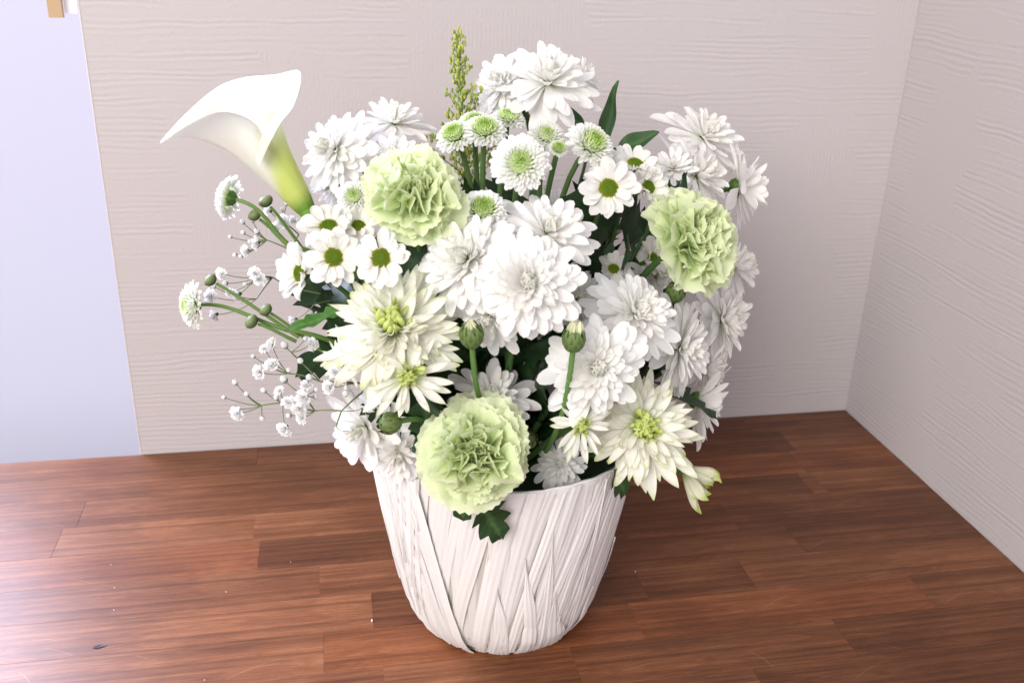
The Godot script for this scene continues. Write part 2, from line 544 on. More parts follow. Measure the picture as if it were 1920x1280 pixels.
func button_head(p: Node3D, r: float, green := 0.30) -> void:
	calyx(p, r * 0.34, r * 0.26, r * 0.05)
	var n := 210
	var inner := MB.new()
	inner.blob(Vector3(0, r * 0.13, 0), Vector3(r * 0.40, r * 0.15, r * 0.40), 8, 16, Color(0.62, 0.74, 0.36))
	for i in n:
		var f := float(i) / (n - 1)
		# bases sit on a low dome, tips stand off it; the heart is a small dip
		var dome := lerpf(-0.15, PI / 2, 1.0 - sqrt(1.0 - f))
		var el := lerpf(dome * 0.85, 1.35, f * f) + rnd(-0.08, 0.08)
		var length := r * lerpf(0.56, 0.17, pow(f, 0.7)) * rnd(0.9, 1.08)
		var phi := i * 2.39996 + rnd(-0.06, 0.06)
		var from := r * 0.50 * cos(dome)
		var high := r * 0.34 * sin(dome) - r * 0.07 * smoothstep(0.85, 1.0, f)
		if f < 1.0 - green and i < 110:
			put_petal(p, "button", phi, el, length, from, high, rnd(0.8, 1.05), 0.0)
		else:
			var kinds: Array = petals["button" if f < 1.0 - green else ("button_mid" if f < 1.0 - green * 0.3 else "button_green")]
			var b := Basis(Vector3.UP, phi) * Basis(Vector3.BACK, el)
			var src: ArrayMesh = kinds[i % kinds.size()]
			var arr := src.surface_get_arrays(0)
			var q := MB.new()
			q.v = arr[Mesh.ARRAY_VERTEX]; q.c = arr[Mesh.ARRAY_COLOR]; q.t = arr[Mesh.ARRAY_TEX_UV]; q.ix = arr[Mesh.ARRAY_INDEX]
			inner.add(q, Transform3D(b.scaled_local(Vector3(length, length, length)), Basis(Vector3.UP, phi) * Vector3(from, 0, 0) + Vector3(0, high, 0)))
	part(p, "florets", inner.commit(), M.petal).set_meta("kind", "stuff")


func carnation_head(p: Node3D, r: float, n := 52, loose := 0.0) -> void:
	# long green tube below, frilled petals above
	var m := MB.new()
	var prof := [[0.10, -0.62], [0.15, -0.5], [0.19, -0.1], [0.22, 0.05]]
	m.grid(3, 12, func(a: float, b: float) -> Vector3: return Vector3(cos(b * TAU) * prof[int(round(a * 3))][0] * r, prof[int(round(a * 3))][1] * r, -sin(b * TAU) * prof[int(round(a * 3))][0] * r), func(_a: float, _b: float) -> Color: return Color(0.10, 0.19, 0.07), true)
	part(p, "calyx", m.commit(), M.stem)
	var lump := rnd(0, TAU)
	for i in n:
		var f := float(i) / (n - 1)
		if f < 0.36:
			# broad outer petals, nearly flat
			var g := f / 0.36
			put_petal(p, "frill", i * 2.39996 + rnd(-0.2, 0.2), lerpf(-0.12, 0.62, g) + rnd(-0.12, 0.12) + loose * rnd(-0.2, 0.45), r * lerpf(1.0, 0.86, g) * rnd(0.84 - loose * 0.08, 1.08) * (1.0 + (0.05 + loose * 0.03) * sin(i * 2.39996 * 2.0 + lump)), r * 0.05, 0.0, rnd(0.9, 1.1), rnd(-0.2, 0.2) - loose * rnd(-0.4, 0.4), "petal", 0.06)
		else:
			# a crowd of small crumpled ones in the middle
			var g := (f - 0.36) / 0.64
			put_petal(p, "frill_inner", i * 2.39996 + rnd(-0.4, 0.4), lerpf(0.55, 1.45, g) + rnd(-0.2, 0.2), r * lerpf(0.94, 0.62, g) * rnd(0.86, 1.08), r * 0.04 * (1.0 - g), 0.0, lerpf(0.95, 0.55, g) * rnd(0.85, 1.15), rnd(-0.8, 0.8))


# ---------------------------------------------------------------- whole flowers

func flower(called: String, label: String, category: String, at: Vector3, az: float, el: float, group: String) -> Node3D:
	return thing(called, label, category, Transform3D(stand(facing(az, el), rnd(0, TAU)), at), group)


func stem_for(o: Node3D, back: float, thick: float, to := Vector3.ZERO, pull := 0.06, col := Color(0.055, 0.115, 0.03)) -> void:
	# from the back of a head down to the foam in the pot
	var n := o.global_basis.y
	var a := o.position - n * back
	var foot := to
	if foot == Vector3.ZERO:
		foot = Vector3(a.x * 0.30 + rnd(-0.012, 0.012), ROOT_Y, a.z * 0.30 + rnd(-0.012, 0.012))
	var up := Vector3(a.x * 0.45, (a.y - foot.y) * 0.55, a.z * 0.3)
	if to != Vector3.ZERO:
		up = (a - n * minf(pull, a.distance_to(foot) * 0.4) - foot) * 0.4
	var m := MB.new()
	m.tube(curve(a, a - n * minf(pull, a.distance_to(foot) * 0.4), foot + up, foot, 12), thick, thick * 1.15, 7, col * 1.15, col)
	part(o, "stem", m.commit(), M.stem, o.transform.affine_inverse())


func white_mum(at: Vector3, r: float, az: float, el: float, label: String, n := 116, sag := 0.10, open := 1.0) -> Node3D:
	var o := flower("white_chrysanthemum", label, "chrysanthemum", at, az, el, "white chrysanthemums")
	mum_head(o, r, n, sag, open)
	stem_for(o, r * 0.17, 0.0021)
	return o


func cream_mum(at: Vector3, r: float, az: float, el: float, label: String, n := 66, core := 0.3, sag := 0.12) -> Node3D:
	var o := flower("cream_chrysanthemum", label, "chrysanthemum", at, az, el, "cream chrysanthemums with green tips")
	cream_head(o, r, n, sag, core)
	stem_for(o, r * 0.17, 0.0021)
	return o


func daisy(at: Vector3, r: float, az: float, el: float, label: String, cup := 0.22) -> Node3D:
	var o := flower("daisy", label, "daisy", at, az, el, "white daisies with green eyes")
	daisy_head(o, r, cup)
	stem_for(o, r * 0.2, 0.0015, Vector3.ZERO, 0.04)
	return o


func button(at: Vector3, r: float, az: float, el: float, label: String, green := 0.3, foot := Vector3.ZERO) -> Node3D:
	var o := flower("button_chrysanthemum", label, "chrysanthemum", at, az, el, "button chrysanthemums")
	button_head(o, r, green)
	stem_for(o, r * 0.28, 0.0017, foot, 0.05, Color(0.085, 0.16, 0.045))
	return o


func carnation(at: Vector3, r: float, az: float, el: float, label: String, loose := 0.0) -> Node3D:
	var o := flower("carnation", label, "carnation", at, az, el, "pale green carnations")
	carnation_head(o, r, 62, loose)
	stem_for(o, r * 0.6, 0.0022, Vector3.ZERO, 0.03)
	return o


func bud_head(p: Node3D, r: float, tall: float, tuft: float) -> void:
	# green bud wrapped in pointed bracts; tuft: how far the pale petals stand out of it, closing to a point
	var m := MB.new()
	var prof := [[0.15, -1.0], [0.7, -0.85], [0.97, -0.25], [0.92, 0.3], [0.62, 0.72], [0.12, 0.9]]
	m.grid(5, 18, func(a: float, b: float) -> Vector3:
		var q: Array = prof[int(round(a * 5))]
		var rr: float = q[0] * r * (1.0 + 0.05 * sin(b * TAU * 9.0))
		return Vector3(cos(b * TAU) * rr, q[1] * r * tall, -sin(b * TAU) * rr), func(a: float, b: float) -> Color: return Color(0.07, 0.12, 0.03).lerp(Color(0.16, 0.22, 0.07), (0.5 + 0.5 * sin(b * TAU * 9.0)) * smoothstep(0.2, 0.9, a)), true)
	for row in 3:
		for k in 9:
			var q := MB.new()
			var top := 0.05 + 0.45 * row
			q.grid(4, 2, func(a: float, b: float) -> Vector3:
				var y := lerpf(top - 0.9, top, a)
				var rr := r * (sqrt(maxf(0.05, 1.0 - pow(clampf(y - 0.05, -0.95, 0.95), 2.0) * 0.72)) * 1.02 + 0.045 + 0.02 * row)
				var s := (b * 2.0 - 1.0) * r * 0.36 * pow(1.0 - a, 0.55)
				return Vector3(rr - absf(b * 2.0 - 1.0) * r * 0.07, y * r * tall, s), func(a: float, b: float) -> Color: return Color(0.05, 0.10, 0.02).lerp(Color(0.20, 0.26, 0.085), absf(b * 2.0 - 1.0) * 0.5 + a * 0.4))
			m.add(q, Transform3D(Basis(Vector3.UP, TAU * (k + 0.5 * row) / 9.0 + rnd(-0.08, 0.08)), Vector3.ZERO))
	part(p, "bud", m.commit(), M.stem)
	if tuft > 0.0:
		for k in 16:
			var f := k / 15.0
			put_petal(p, "bud_tip", k * 2.39996, lerpf(1.62, 1.5, f) + rnd(-0.05, 0.12), r * (0.75 + tuft * lerpf(0.8, 1.25, f)) * rnd(0.9, 1.05), r * lerpf(0.72, 0.1, f), r * tall * 0.1, 1.0, rnd(-0.2, 0.2))


func flower_bud(at: Vector3, r: float, az: float, el: float, label: String, tuft: float, foot := Vector3.ZERO) -> Node3D:
	var o := flower("flower_bud", label, "flower bud", at, az, el, "chrysanthemum buds")
	bud_head(o, r, 1.15, tuft)
	stem_for(o, r * 1.0, 0.0016, foot, 0.05, Color(0.10, 0.20, 0.05))
	return o


# ---------------------------------------------------------------- leaves

func leaf_mesh(length: float, half: float, lobes: int, droop: float, fold: float, dark: Color, pale: Color) -> ArrayMesh:
	# lobes 0 gives a smooth lance leaf, more gives the cut outline of a chrysanthemum leaf
	var nu := 10 if lobes == 0 else lobes * 4 + 2
	var m := MB.new()
	var bend := rnd(-0.2, 0.2)
	m.grid(nu, 6, func(a: float, b: float) -> Vector3:
		var s := b * 2.0 - 1.0
		var w := pow(sin(PI * pow(clampf(a * 0.97 + 0.03, 0, 1), 0.8)), 0.8) * half
		if lobes > 0:
			var saw := fposmod(a * lobes + 0.25, 1.0)
			w = half * (0.22 + 0.78 * pow(sin(PI * pow(a, 0.62)), 0.7)) * (0.52 + 0.62 * saw) * smoothstep(1.0, 0.9, a)
		var lean := droop * a
		var fwd := a + absf(s) * (0.10 if lobes > 0 else 0.0)
		return Vector3(fwd * length * cos(lean * 0.6), -length * a * a * droop * 0.5 + absf(s) * w * fold + 0.03 * length * sin(a * 9.0 + s), s * w + bend * a * a * length), func(a: float, b: float) -> Color: return pale.lerp(dark, smoothstep(0.0, 0.16, absf(b * 2.0 - 1.0))) * (0.9 + 0.2 * absf(sin(a * 22.0))))
	return m.commit()


func leafy_stem(foot: Vector3, top: Vector3, n: int, size: float, label: String) -> void:
	var o := thing("leafy_stem", label, "foliage", Transform3D(Basis.IDENTITY, foot), "leafy stems inside the bouquet")
	var line := curve(Vector3.ZERO, Vector3(0, (top - foot).y * 0.4, 0), (top - foot) * 0.7, top - foot, 10)
	var m := MB.new()
	m.tube(line, 0.0022, 0.0014, 6, Color(0.04, 0.085, 0.025), Color(0.05, 0.10, 0.03))
	part(o, "stem", m.commit(), M.stem)
	for k in n:
		var f := lerpf(0.25, 1.0, float(k) / maxi(1, n - 1))
		var at := line[int(round(f * 10))]
		var out := facing(rnd(0, 360), rnd(-10, 55))
		var b := Basis(stand(out, rnd(0, TAU)))
		var leaf: ArrayMesh = petals.leaf[rng.randi() % petals.leaf.size()]
		var s := size * rnd(0.75, 1.2)
		# leaf runs along +x in its own frame
		part(o, "leaf", leaf, M.leaf, Transform3D(Basis(b.y, b.x, -b.z).orthonormalized().scaled_local(Vector3.ONE * s), at))


func single_leaf(called: String, base: Vector3, along: Vector3, face: Vector3, mesh: ArrayMesh, label: String) -> void:
	var x := along.normalized()
	var y := (face - x * face.dot(x)).normalized()
	var o := part(self, numbered(called), mesh, M.leaf, Transform3D(Basis(x, y, x.cross(y)), base))
	tag(o, label, "leaf")


# ---------------------------------------------------------------- pot

func pot_radius(y: float) -> float:
	var ys := [0.0, 0.006, 0.02, 0.05, 0.10, 0.153]
	var rs := [0.0530, 0.0592, 0.0666, 0.0740, 0.0828, 0.0906]
	for k in 5:
		if y <= ys[k + 1]:
			return lerpf(rs[k], rs[k + 1], clampf((y - ys[k]) / (ys[k + 1] - ys[k]), 0.0, 1.0))
	return rs[5]


func strip(pot: Node3D, top: float, bottom: float, width: float, proud: float, y1: float, y0: float, shade: float, taper := 1.0, pleat := 0.0002, peak := 1.0) -> void:
	# one paper strip from angle top (at height y1) to angle bottom (at y0); 0 degrees faces the room, positive to the right
	var ph := rnd(0, TAU)
	var crease := rnd(0.25, 0.75)
	var lift := rnd(0.0, 0.0006)
	var m := MB.new()
	var col := Color(0.80, 0.775, 0.755) * shade
	m.grid(14, 9, func(a: float, b: float) -> Vector3:
		var y := lerpf(y1, y0, a)
		var r := pot_radius(y)
		var s := b * 2.0 - 1.0
		var w := width * lerpf(1.0, taper, a) * lerpf(peak, 1.0, smoothstep(0.0, 0.45, a))
		var ang := deg_to_rad(lerpf(top, bottom, a + 0.04 * sin(a * PI * 1.5 + ph))) + s * w * 0.5 / r
		var h := proud + lift * sin(a * 7.0 + ph) + pleat * exp(-pow((b - crease) * 5.0, 2.0)) - 0.0004 * s * s + 0.00028 * sin(b * 17.0 + ph) + 0.00015 * sin(b * 31.0 - ph * 2.0)
		return Vector3(sin(ang) * (r + h), y, cos(ang) * (r + h)), func(_a: float, _b: float) -> Color: return col)
	part(pot, "paper_strip", m.commit(), M.paper)


func make_pot() -> void:
	var pot := thing("flower_pot", "round white pot wrapped in overlapping slanted paper strips, tapering to its foot", "flower pot")
	var shell := MB.new()
	var ys := [0.0, 0.006, 0.02, 0.05, 0.10, 0.1525, 0.1525, 0.12]
	var inset := [0.03, 0.0, 0.0, 0.0, 0.0, 0.0, 0.0022, 0.003]
	shell.grid(7, 64, func(a: float, b: float) -> Vector3:
		var k := int(round(a * 7))
		var r: float = pot_radius(ys[k]) - inset[k]
		return Vector3(sin(b * TAU) * r, ys[k], cos(b * TAU) * r), func(_a: float, _b: float) -> Color: return Color(0.55, 0.51, 0.47), true)
	part(pot, "shell", shell.commit(), M.paper)
	var liner := MB.new()
	liner.grid(2, 48, func(a: float, b: float) -> Vector3:
		var r: float = [0.0872, 0.0835, 0.079][int(round(a * 2))]
		return Vector3(sin(b * TAU) * r, [0.1500, 0.13, 0.10][int(round(a * 2))], cos(b * TAU) * r), func(_a: float, _b: float) -> Color: return Color.WHITE, true)
	part(pot, "liner", liner.commit(), M.liner)
	var foam := MB.new()
	foam.grid(4, 40, func(a: float, b: float) -> Vector3: return Vector3(sin(b * TAU) * a * 0.0825, 0.131 - 0.008 * a * a + 0.0015 * sin(b * 50.0 + a * 20.0), cos(b * TAU) * a * 0.0825), func(_a: float, _b: float) -> Color: return Color.WHITE, true)
	part(pot, "foam", foam.commit(), M.foam)
	# strips: a first layer all round, then the slanted ones that show
	for k in 30:
		# all round at the back and under the rest
		var a := k * 12.0 + rnd(-2, 2)
		strip(pot, a, a + rnd(-12, 6), rnd(0.011, 0.016), 0.0003 + 0.0002 * (k % 3), 0.1526, 0.001, rnd(0.90, 1.0), 0.72)
	for k in 32:
		# the right part: broad strips that lean to the right, nearly flush, cracks between some of them
		var a := lerpf(-62.0, 118.0, k / 31.0) + rnd(-1.5, 1.5)
		strip(pot, a, a - rnd(15, 25), rnd(0.0092, 0.0125), 0.0009 + 0.00035 * (k % 3), 0.1530, rnd(0.0, 0.006), rnd(0.96, 1.04), rnd(0.66, 0.82))
	for k in 9:
		# pointed ends that come out from under them at the front
		var a: float = [-12.0, -2.0, 4.0, 9.0, 16.0, 22.0, 31.0, 44.0, 62.0][k] + rnd(-2, 2)
		strip(pot, a, a + rnd(1, 9), rnd(0.006, 0.010), 0.0019 + 0.0003 * (k % 3), [0.075, 0.10, 0.055, 0.12, 0.066, 0.040, 0.15, 0.05, 0.08][k], 0.0, rnd(0.95, 1.04), 1.25, 0.0002, 0.04)
	for k in 26:
		# the left part: a fan of narrow pleats running down to the right
		var a := lerpf(-92.0, -50.0, k / 25.0)
		strip(pot, a + rnd(-2, 2), lerpf(-72.0, -33.0, k / 25.0) + rnd(-2, 2), rnd(0.0030, 0.0055), 0.0020 + 0.0004 * (k % 3), 0.1530, rnd(0.0, 0.004), rnd(0.97, 1.05), rnd(0.7, 1.0), rnd(0.0010, 0.0018))
	strip(pot, -49.5, -31.5, 0.0075, 0.0040, 0.1500, 0.0, 1.03, 0.8, 0.0005)
	for k in 16:
		# over them, pleats that close to points low on the left side
		var a := lerpf(-94.0, -46.0, k / 15.0) + rnd(-2, 2)
		strip(pot, a, lerpf(-80.0, -58.0, k / 15.0) + rnd(-3, 3), rnd(0.0035, 0.0065), 0.0032 + 0.0004 * (k % 3), 0.1530, rnd(0.025, 0.075), rnd(0.98, 1.06), 0.08, rnd(0.0008, 0.0018))
	for k in 2:
		strip(pot, -104.0 + k * 6.0, -80.0 + k * 9.0, 0.010, 0.0036, 0.1530, 0.001, 1.03, 0.7, 0.0006)
	var rim := MB.new()
	rim.grid(4, 96, func(a: float, b: float) -> Vector3:
		var q: Array = [[0.0006, -0.004], [0.0010, -0.0004], [0.0004, 0.0006], [-0.0016, 0.0], [-0.0030, -0.006]][int(round(a * 4))]
		var r: float = 0.0906 + q[0] + 0.0005 * sin(b * 190.0)
		return Vector3(sin(b * TAU) * r, 0.153 + q[1] + 0.0007 * sin(b * 37.0), cos(b * TAU) * r), func(_a: float, b: float) -> Color: return Color(0.78, 0.755, 0.735) * (0.96 + 0.04 * sin(b * 60.0)), true)
	part(pot, "rim", rim.commit(), M.paper)


# ---------------------------------------------------------------- the setting

func make_setting() -> void:
	# worktop of walnut staves, 40 mm deep, rows of 40.5 mm
	var top := thing("worktop", "oiled walnut butcher-block worktop of jointed staves under the flower pot", "worktop")
	var joints := {
		0: [-0.62, -0.19, 0.15, 0.4237], 1: [-0.45, 0.02, 0.33, 0.4237], 2: [-0.33, 0.08, 0.4237], 3: [-0.34, -0.03, 0.31, 0.4237], 4: [-0.52, -0.18, 0.12, 0.4237],
		5: [-0.40, 0.05, 0.26, 0.4237], 6: [-0.48, -0.0945, 0.20, 0.4237], 7: [-0.42, -0.13, 0.327, 0.4237], 8: [-0.30, 0.04, 0.24, 0.4237], 9: [-0.46, -0.16, 0.16, 0.4237]}
	# material numbers: picture * 4 + tone, tones 0 light, 1 mid, 2 dark, 3 warm
	var look := {
		0: [6, 1, 9, 10], 1: [3, 1, 10, 9], 2: [1, 5, 7], 3: [7, 0, 6, 1], 4: [1, 3, 2, 6], 5: [5, 1, 6, 10], 6: [3, 0, 2, 5], 7: [1, 8, 7, 9], 8: [5, 1, 9, 2], 9: [9, 5, 1, 6]}
	for row in 15:
		var z0 := -0.2705 + 0.0405 * row
		var z1 := z0 + 0.0405
		z0 = maxf(z0, -0.2664)
		var ends: Array = joints.get(row, [-0.5 + 0.07 * (row % 4), -0.1 + 0.05 * (row % 3), 0.25, 0.4237])
		var kinds: Array = look.get(row, [1, 5, 9, 1])
		var x0 := -0.95
		for k in ends.size():
			var x1: float = ends[k]
			var m := MB.new()
			var e := 0.00018
			var off := Vector2(rnd(0, 1), 0.0)
			var us := 1.0 / 0.5
			var uv := func(x: float, z: float) -> Vector2: return off + Vector2((x - x0) * us, clampf((z - z0) / 0.0405, 0.01, 0.99))
			var y := -e * rnd(0.0, 0.25)
			var c := [Vector3(x0 + e, y, z0 + e), Vector3(x1 - e, y, z0 + e), Vector3(x1 - e, y, z1 - e), Vector3(x0 + e, y, z1 - e)]
			var d := [Vector3(x0, y - e * 1.4, z0), Vector3(x1, y - e * 1.4, z0), Vector3(x1, y - e * 1.4, z1), Vector3(x0, y - e * 1.4, z1)]
			m.quad(c[0], c[1], c[2], c[3], uv.call(c[0].x, c[0].z), uv.call(c[1].x, c[1].z), uv.call(c[2].x, c[2].z), uv.call(c[3].x, c[3].z))
			for q in 4:
				var p := (q + 1) % 4
				m.quad(c[p], c[q], d[q], d[p], uv.call(c[p].x, c[p].z), uv.call(c[q].x, c[q].z), uv.call(d[q].x, d[q].z), uv.call(d[p].x, d[p].z))
				var lo_q: Vector3 = d[q] - Vector3(0, 0.038, 0)
				var lo_p: Vector3 = d[p] - Vector3(0, 0.038, 0)
				m.quad(d[p], d[q], lo_q, lo_p, uv.call(d[p].x, d[p].z), uv.call(d[q].x, d[q].z), uv.call(d[q].x, d[q].z) + Vector2(0, 0.5), uv.call(d[p].x, d[p].z) + Vector2(0, 0.5))
			part(top, "stave", m.commit(), M.wood[kinds[k % kinds.size()]])
			x0 = x1
	# a dark knot hole in the front left
	var knot := MB.new()
	knot.grid(3, 14, func(a: float, b: float) -> Vector3: return Vector3(cos(b * TAU) * a * 0.0042 * (1.0 + 0.3 * sin(b * 12.0)), 0.0005 - 0.0004 * (1.0 - a), sin(b * TAU) * a * 0.0017), func(_a: float, _b: float) -> Color: return Color.WHITE, true)
	part(top, "knot", knot.commit(), plain(Color8(34, 22, 22), 0.5), Transform3D(Basis(Vector3.UP, 0.35), Vector3(-0.2820, 0.0000, 0.0043)))

	# plastered walls that meet behind the flowers
	var s := 1.0 / 0.8
	var back := MB.new()
	back.box(Vector3(-0.2975, -0.045, -0.39), Vector3(0.55, 0.75, -0.2675), s)
	# rounded arris where the plaster ends
	back.quad(Vector3(-0.2985, 0.75, -0.2690), Vector3(-0.2970, 0.75, -0.2672), Vector3(-0.2970, -0.045, -0.2672), Vector3(-0.2985, -0.045, -0.2690), Vector2(0, 0), Vector2(0.004, 0), Vector2(0.004, 1), Vector2(0, 1))
	structure("wall", back.commit(), M.wall)
	var side := MB.new()
	side.box(Vector3(0.4245, -0.045, -0.2670), Vector3(0.53, 0.75, 0.75), s, Vector2(0.37, 0.21))
	structure("side_wall", side.commit(), M.wall)
	# white wall beyond, with the window that lights the left
	var far := MB.new()
	far.box(Vector3(-2.2, -0.9, -1.02), Vector3(0.4, 0.43, -0.90))
	far.box(Vector3(-2.2, 0.43, -1.02), Vector3(-1.755, 1.9, -0.90))
	far.box(Vector3(-0.595, 0.43, -1.02), Vector3(0.4, 1.9, -0.90))
	far.box(Vector3(-1.755, 1.67, -1.02), Vector3(-0.595, 1.9, -0.90))
	structure("white_wall", far.commit(), M.white_paint)
	var sill := MB.new()
	sill.box(Vector3(0, 0, 0), Vector3(0.0112, 0.12, 0.006))
	var arm := thing("wooden_batten", "pale oak batten end with a white strip, hanging at the top left", "batten", Transform3D(Basis.IDENTITY, Vector3(-0.3373, 0.3851, -0.3400)))
	part(arm, "batten", sill.commit(), M.oak)
	var strip_w := MB.new()
	strip_w.box(Vector3(0.0114, 0.003, -0.04), Vector3(0.0220, 0.12, -0.002))
	part(arm, "white_strip", strip_w.commit(), M.frame_paint)
	var strip_l := MB.new()
	strip_l.box(Vector3(-0.004, 0.015, -0.05), Vector3(-0.0004, 0.12, 0.006))
	part(arm, "white_strip", strip_l.commit(), M.frame_paint)


func window(x: Transform3D, w: float, h: float, colour: Color, energy: float, glow: float, label: String) -> void:
	# a two-light window: frame, mullion, bright panes, and the daylight it lets in; it faces its own +z
	var o := thing("window", label, "window", x)
	var f := MB.new()
	var t := 0.05
	f.box(Vector3(-w / 2 - t, -h / 2 - t, -0.03), Vector3(-w / 2, h / 2 + t, 0.03))
	f.box(Vector3(w / 2, -h / 2 - t, -0.03), Vector3(w / 2 + t, h / 2 + t, 0.03))
	f.box(Vector3(-w / 2, h / 2, -0.03), Vector3(w / 2, h / 2 + t, 0.03))
	f.box(Vector3(-w / 2, -h / 2 - t, -0.03), Vector3(w / 2, -h / 2, 0.03))
	f.box(Vector3(-0.02, -h / 2, -0.02), Vector3(0.02, h / 2, 0.015))
	part(o, "frame", f.commit(), M.frame_paint)
	var g := plain(Color(0.1, 0.1, 0.1), 0.4)
	g.emission_enabled = true
	g.emission = colour
	g.emission_energy_multiplier = glow
	for k in [-1, 1]:
		var p := MB.new()
		p.box(Vector3(-w / 4 + 0.01, -h / 2, -0.004), Vector3(w / 4 - 0.01, h / 2, 0.004))
		part(o, "pane", p.commit(), g, Transform3D(Basis.IDENTITY, Vector3(k * w / 4 + k * 0.01, 0, 0)))
	var l := AreaLight3D.new()
	l.name = "daylight"
	l.area_size = Vector2(w, h)
	l.area_normalize_energy = true
	l.light_color = colour
	l.light_energy = energy
	l.shadow_enabled = true
	l.area_range = 8.0
	o.add_child(l)
	l.transform = Transform3D(Basis(Vector3.UP, PI), Vector3(0, 0, 0.04))


# ---------------------------------------------------------------- special flowers

func calla() -> void:
	var base := Vector3(-0.1255, 0.3079, 0.0100)
	var o := thing("calla_lily", "single white calla lily with a yellow-green throat leaning out at the upper left", "calla lily", Transform3D(Basis.IDENTITY, base))
	var rim := PackedVector3Array([Vector3(-0.1486, 0.3389, 0.0060), Vector3(-0.1512, 0.3602, 0.0160), Vector3(-0.1666, 0.3710, 0.0300), Vector3(-0.1862, 0.3626, 0.0220), Vector3(-0.2043, 0.3499, 0.0040), Vector3(-0.1927, 0.3616, -0.0200), Vector3(-0.1758, 0.3746, -0.0340), Vector3(-0.1606, 0.3799, -0.0340), Vector3(-0.1430, 0.3824, -0.0220), Vector3(-0.1283, 0.3863, -0.0020), Vector3(-0.1317, 0.3710, 0.0140), Vector3(-0.1407, 0.3597, 0.0200), Vector3(-0.1524, 0.3377, 0.0200)])
	var turn := [-70.0, -8.0, 38.0, 66.0, 90.0, 118.0, 150.0, 180.0, 222.0, 268.0, 296.0, 312.0, 326.0]
	for k in rim.size():
		rim[k] -= base
	var axis := (Vector3(-0.1491, 0.3438, 0.0000) - base).normalized()
	var front := (Vector3(-0.1, 0.25, 1.0) - axis * axis.dot(Vector3(-0.1, 0.25, 1.0))).normalized()
	var left := axis.cross(front).normalized()
	if left.x > 0.0: left = -left
	var tall := 0.060
	var m := MB.new()
	var n := rim.size() - 1
	m.grid(26, 72, func(a: float, b: float) -> Vector3:
		var k := mini(int(b * n), n - 1)
		var f := b * n - k
		var p0 := rim[maxi(k - 1, 0)]
		var p3 := rim[mini(k + 2, n)]
		var edge := rim[k].cubic_interpolate(rim[k + 1], p0, p3, f)
		var th := deg_to_rad(lerpf(turn[k], turn[k + 1], f))
		var d := front * cos(th) + left * sin(th)
		var spiral := 1.0 + 0.03 * (b - 0.5)
		var r0 := d * 0.0056 * spiral
		var r1 := d * 0.0125 * spiral + axis * tall * 0.36
		var r2 := d * 0.0085 * spiral + axis * tall * 1.0
		var r3 := edge
		var p := r0.bezier_interpolate(r1, r2, r3, a)
		# the margin rolls outward at its very edge
		p += (d * 0.6 - axis * 0.8) * 0.0035 * pow(maxf(0.0, a - 0.86) / 0.14, 2.0)
		return p, func(a: float, b: float) -> Color:
		var white := Color(0.69, 0.675, 0.585)
		var lime := Color(0.48, 0.55, 0.10)
		var leafy := Color(0.12, 0.26, 0.03)
		var right := smoothstep(0.15, 0.8, 0.5 + 0.5 * cos(TAU * (b - 0.86)))
		var lim := lerpf(0.30, 0.90, right)
		var k := smoothstep(lim, lim * 0.40, a)
		return white.lerp(lime, k * 0.92).lerp(leafy, smoothstep(0.16, 0.0, a)))
	part(o, "spathe", m.commit(), M.calla)
	var st := MB.new()
	var foot := Vector3(-0.03, ROOT_Y, 0.0) - base
	st.tube(curve(axis * 0.004, -axis * 0.05, foot + Vector3(-0.02, 0.08, 0), foot, 14), 0.0056, 0.0050, 12, Color(0.13, 0.27, 0.035), Color(0.06, 0.14, 0.03))
	part(o, "stem", st.commit(), M.stem)


func goldenrod() -> void:
	var foot := Vector3(-0.012, ROOT_Y, -0.03)
	var o := thing("goldenrod", "upright goldenrod spike of tiny yellow-green buds behind the button chrysanthemums", "goldenrod", Transform3D(Basis.IDENTITY, foot))
	var tip := Vector3(-0.0309, 0.4045, -0.0300) - foot
	var mid := Vector3(-0.0271, 0.3407, -0.0300) - foot
	var line := curve(Vector3.ZERO, mid * 0.55, mid, tip, 40)
	var m := MB.new()
	m.tube(line, 0.0019, 0.0004, 6, Color(0.09, 0.16, 0.04), Color(0.20, 0.26, 0.05))
	part(o, "stem", m.commit(), M.stem)
	for k in 64:
		var f := lerpf(0.56, 0.995, k / 63.0)
		var at := line[int(f * 40)].lerp(line[mini(int(f * 40) + 1, 40)], f * 40 - int(f * 40))
		var gap := 1.0 if (f < 0.70 or f > 0.73) else 0.6
		var reach := lerpf(0.027, 0.003, smoothstep(0.58, 1.0, f)) * rnd(0.35, 1.15) * gap
		var out := facing(k * 137.5 + rnd(-15, 15), rnd(25, 50))
		var q := MB.new()
		var twig := curve(at, at + out * reach * 0.5, at + out * reach * 0.9 + Vector3(0, 0.001, 0), at + out * reach + Vector3(0, 0.002, 0), 4)
		q.tube(twig, 0.0004, 0.00025, 4, Color(0.16, 0.24, 0.05), Color(0.22, 0.28, 0.06))
		var count := 2 + int(reach * 480)
		for j in count:
			var w := float(j + 1) / count
			var c := twig[int(round(w * 4))] + Vector3(rnd(-1, 1), rnd(-1, 1), rnd(-1, 1)) * 0.0017
			var yellow := rnd(0, 1)
			var col := Color(0.30, 0.40, 0.10).lerp(Color(0.58, 0.56, 0.12), yellow * yellow)
			q.blob(c, Vector3(0.0009, 0.0015, 0.0009) * rnd(0.8, 1.25), 3, 5, col)
		part(o, "floret_branch", q.commit(), M.floret)


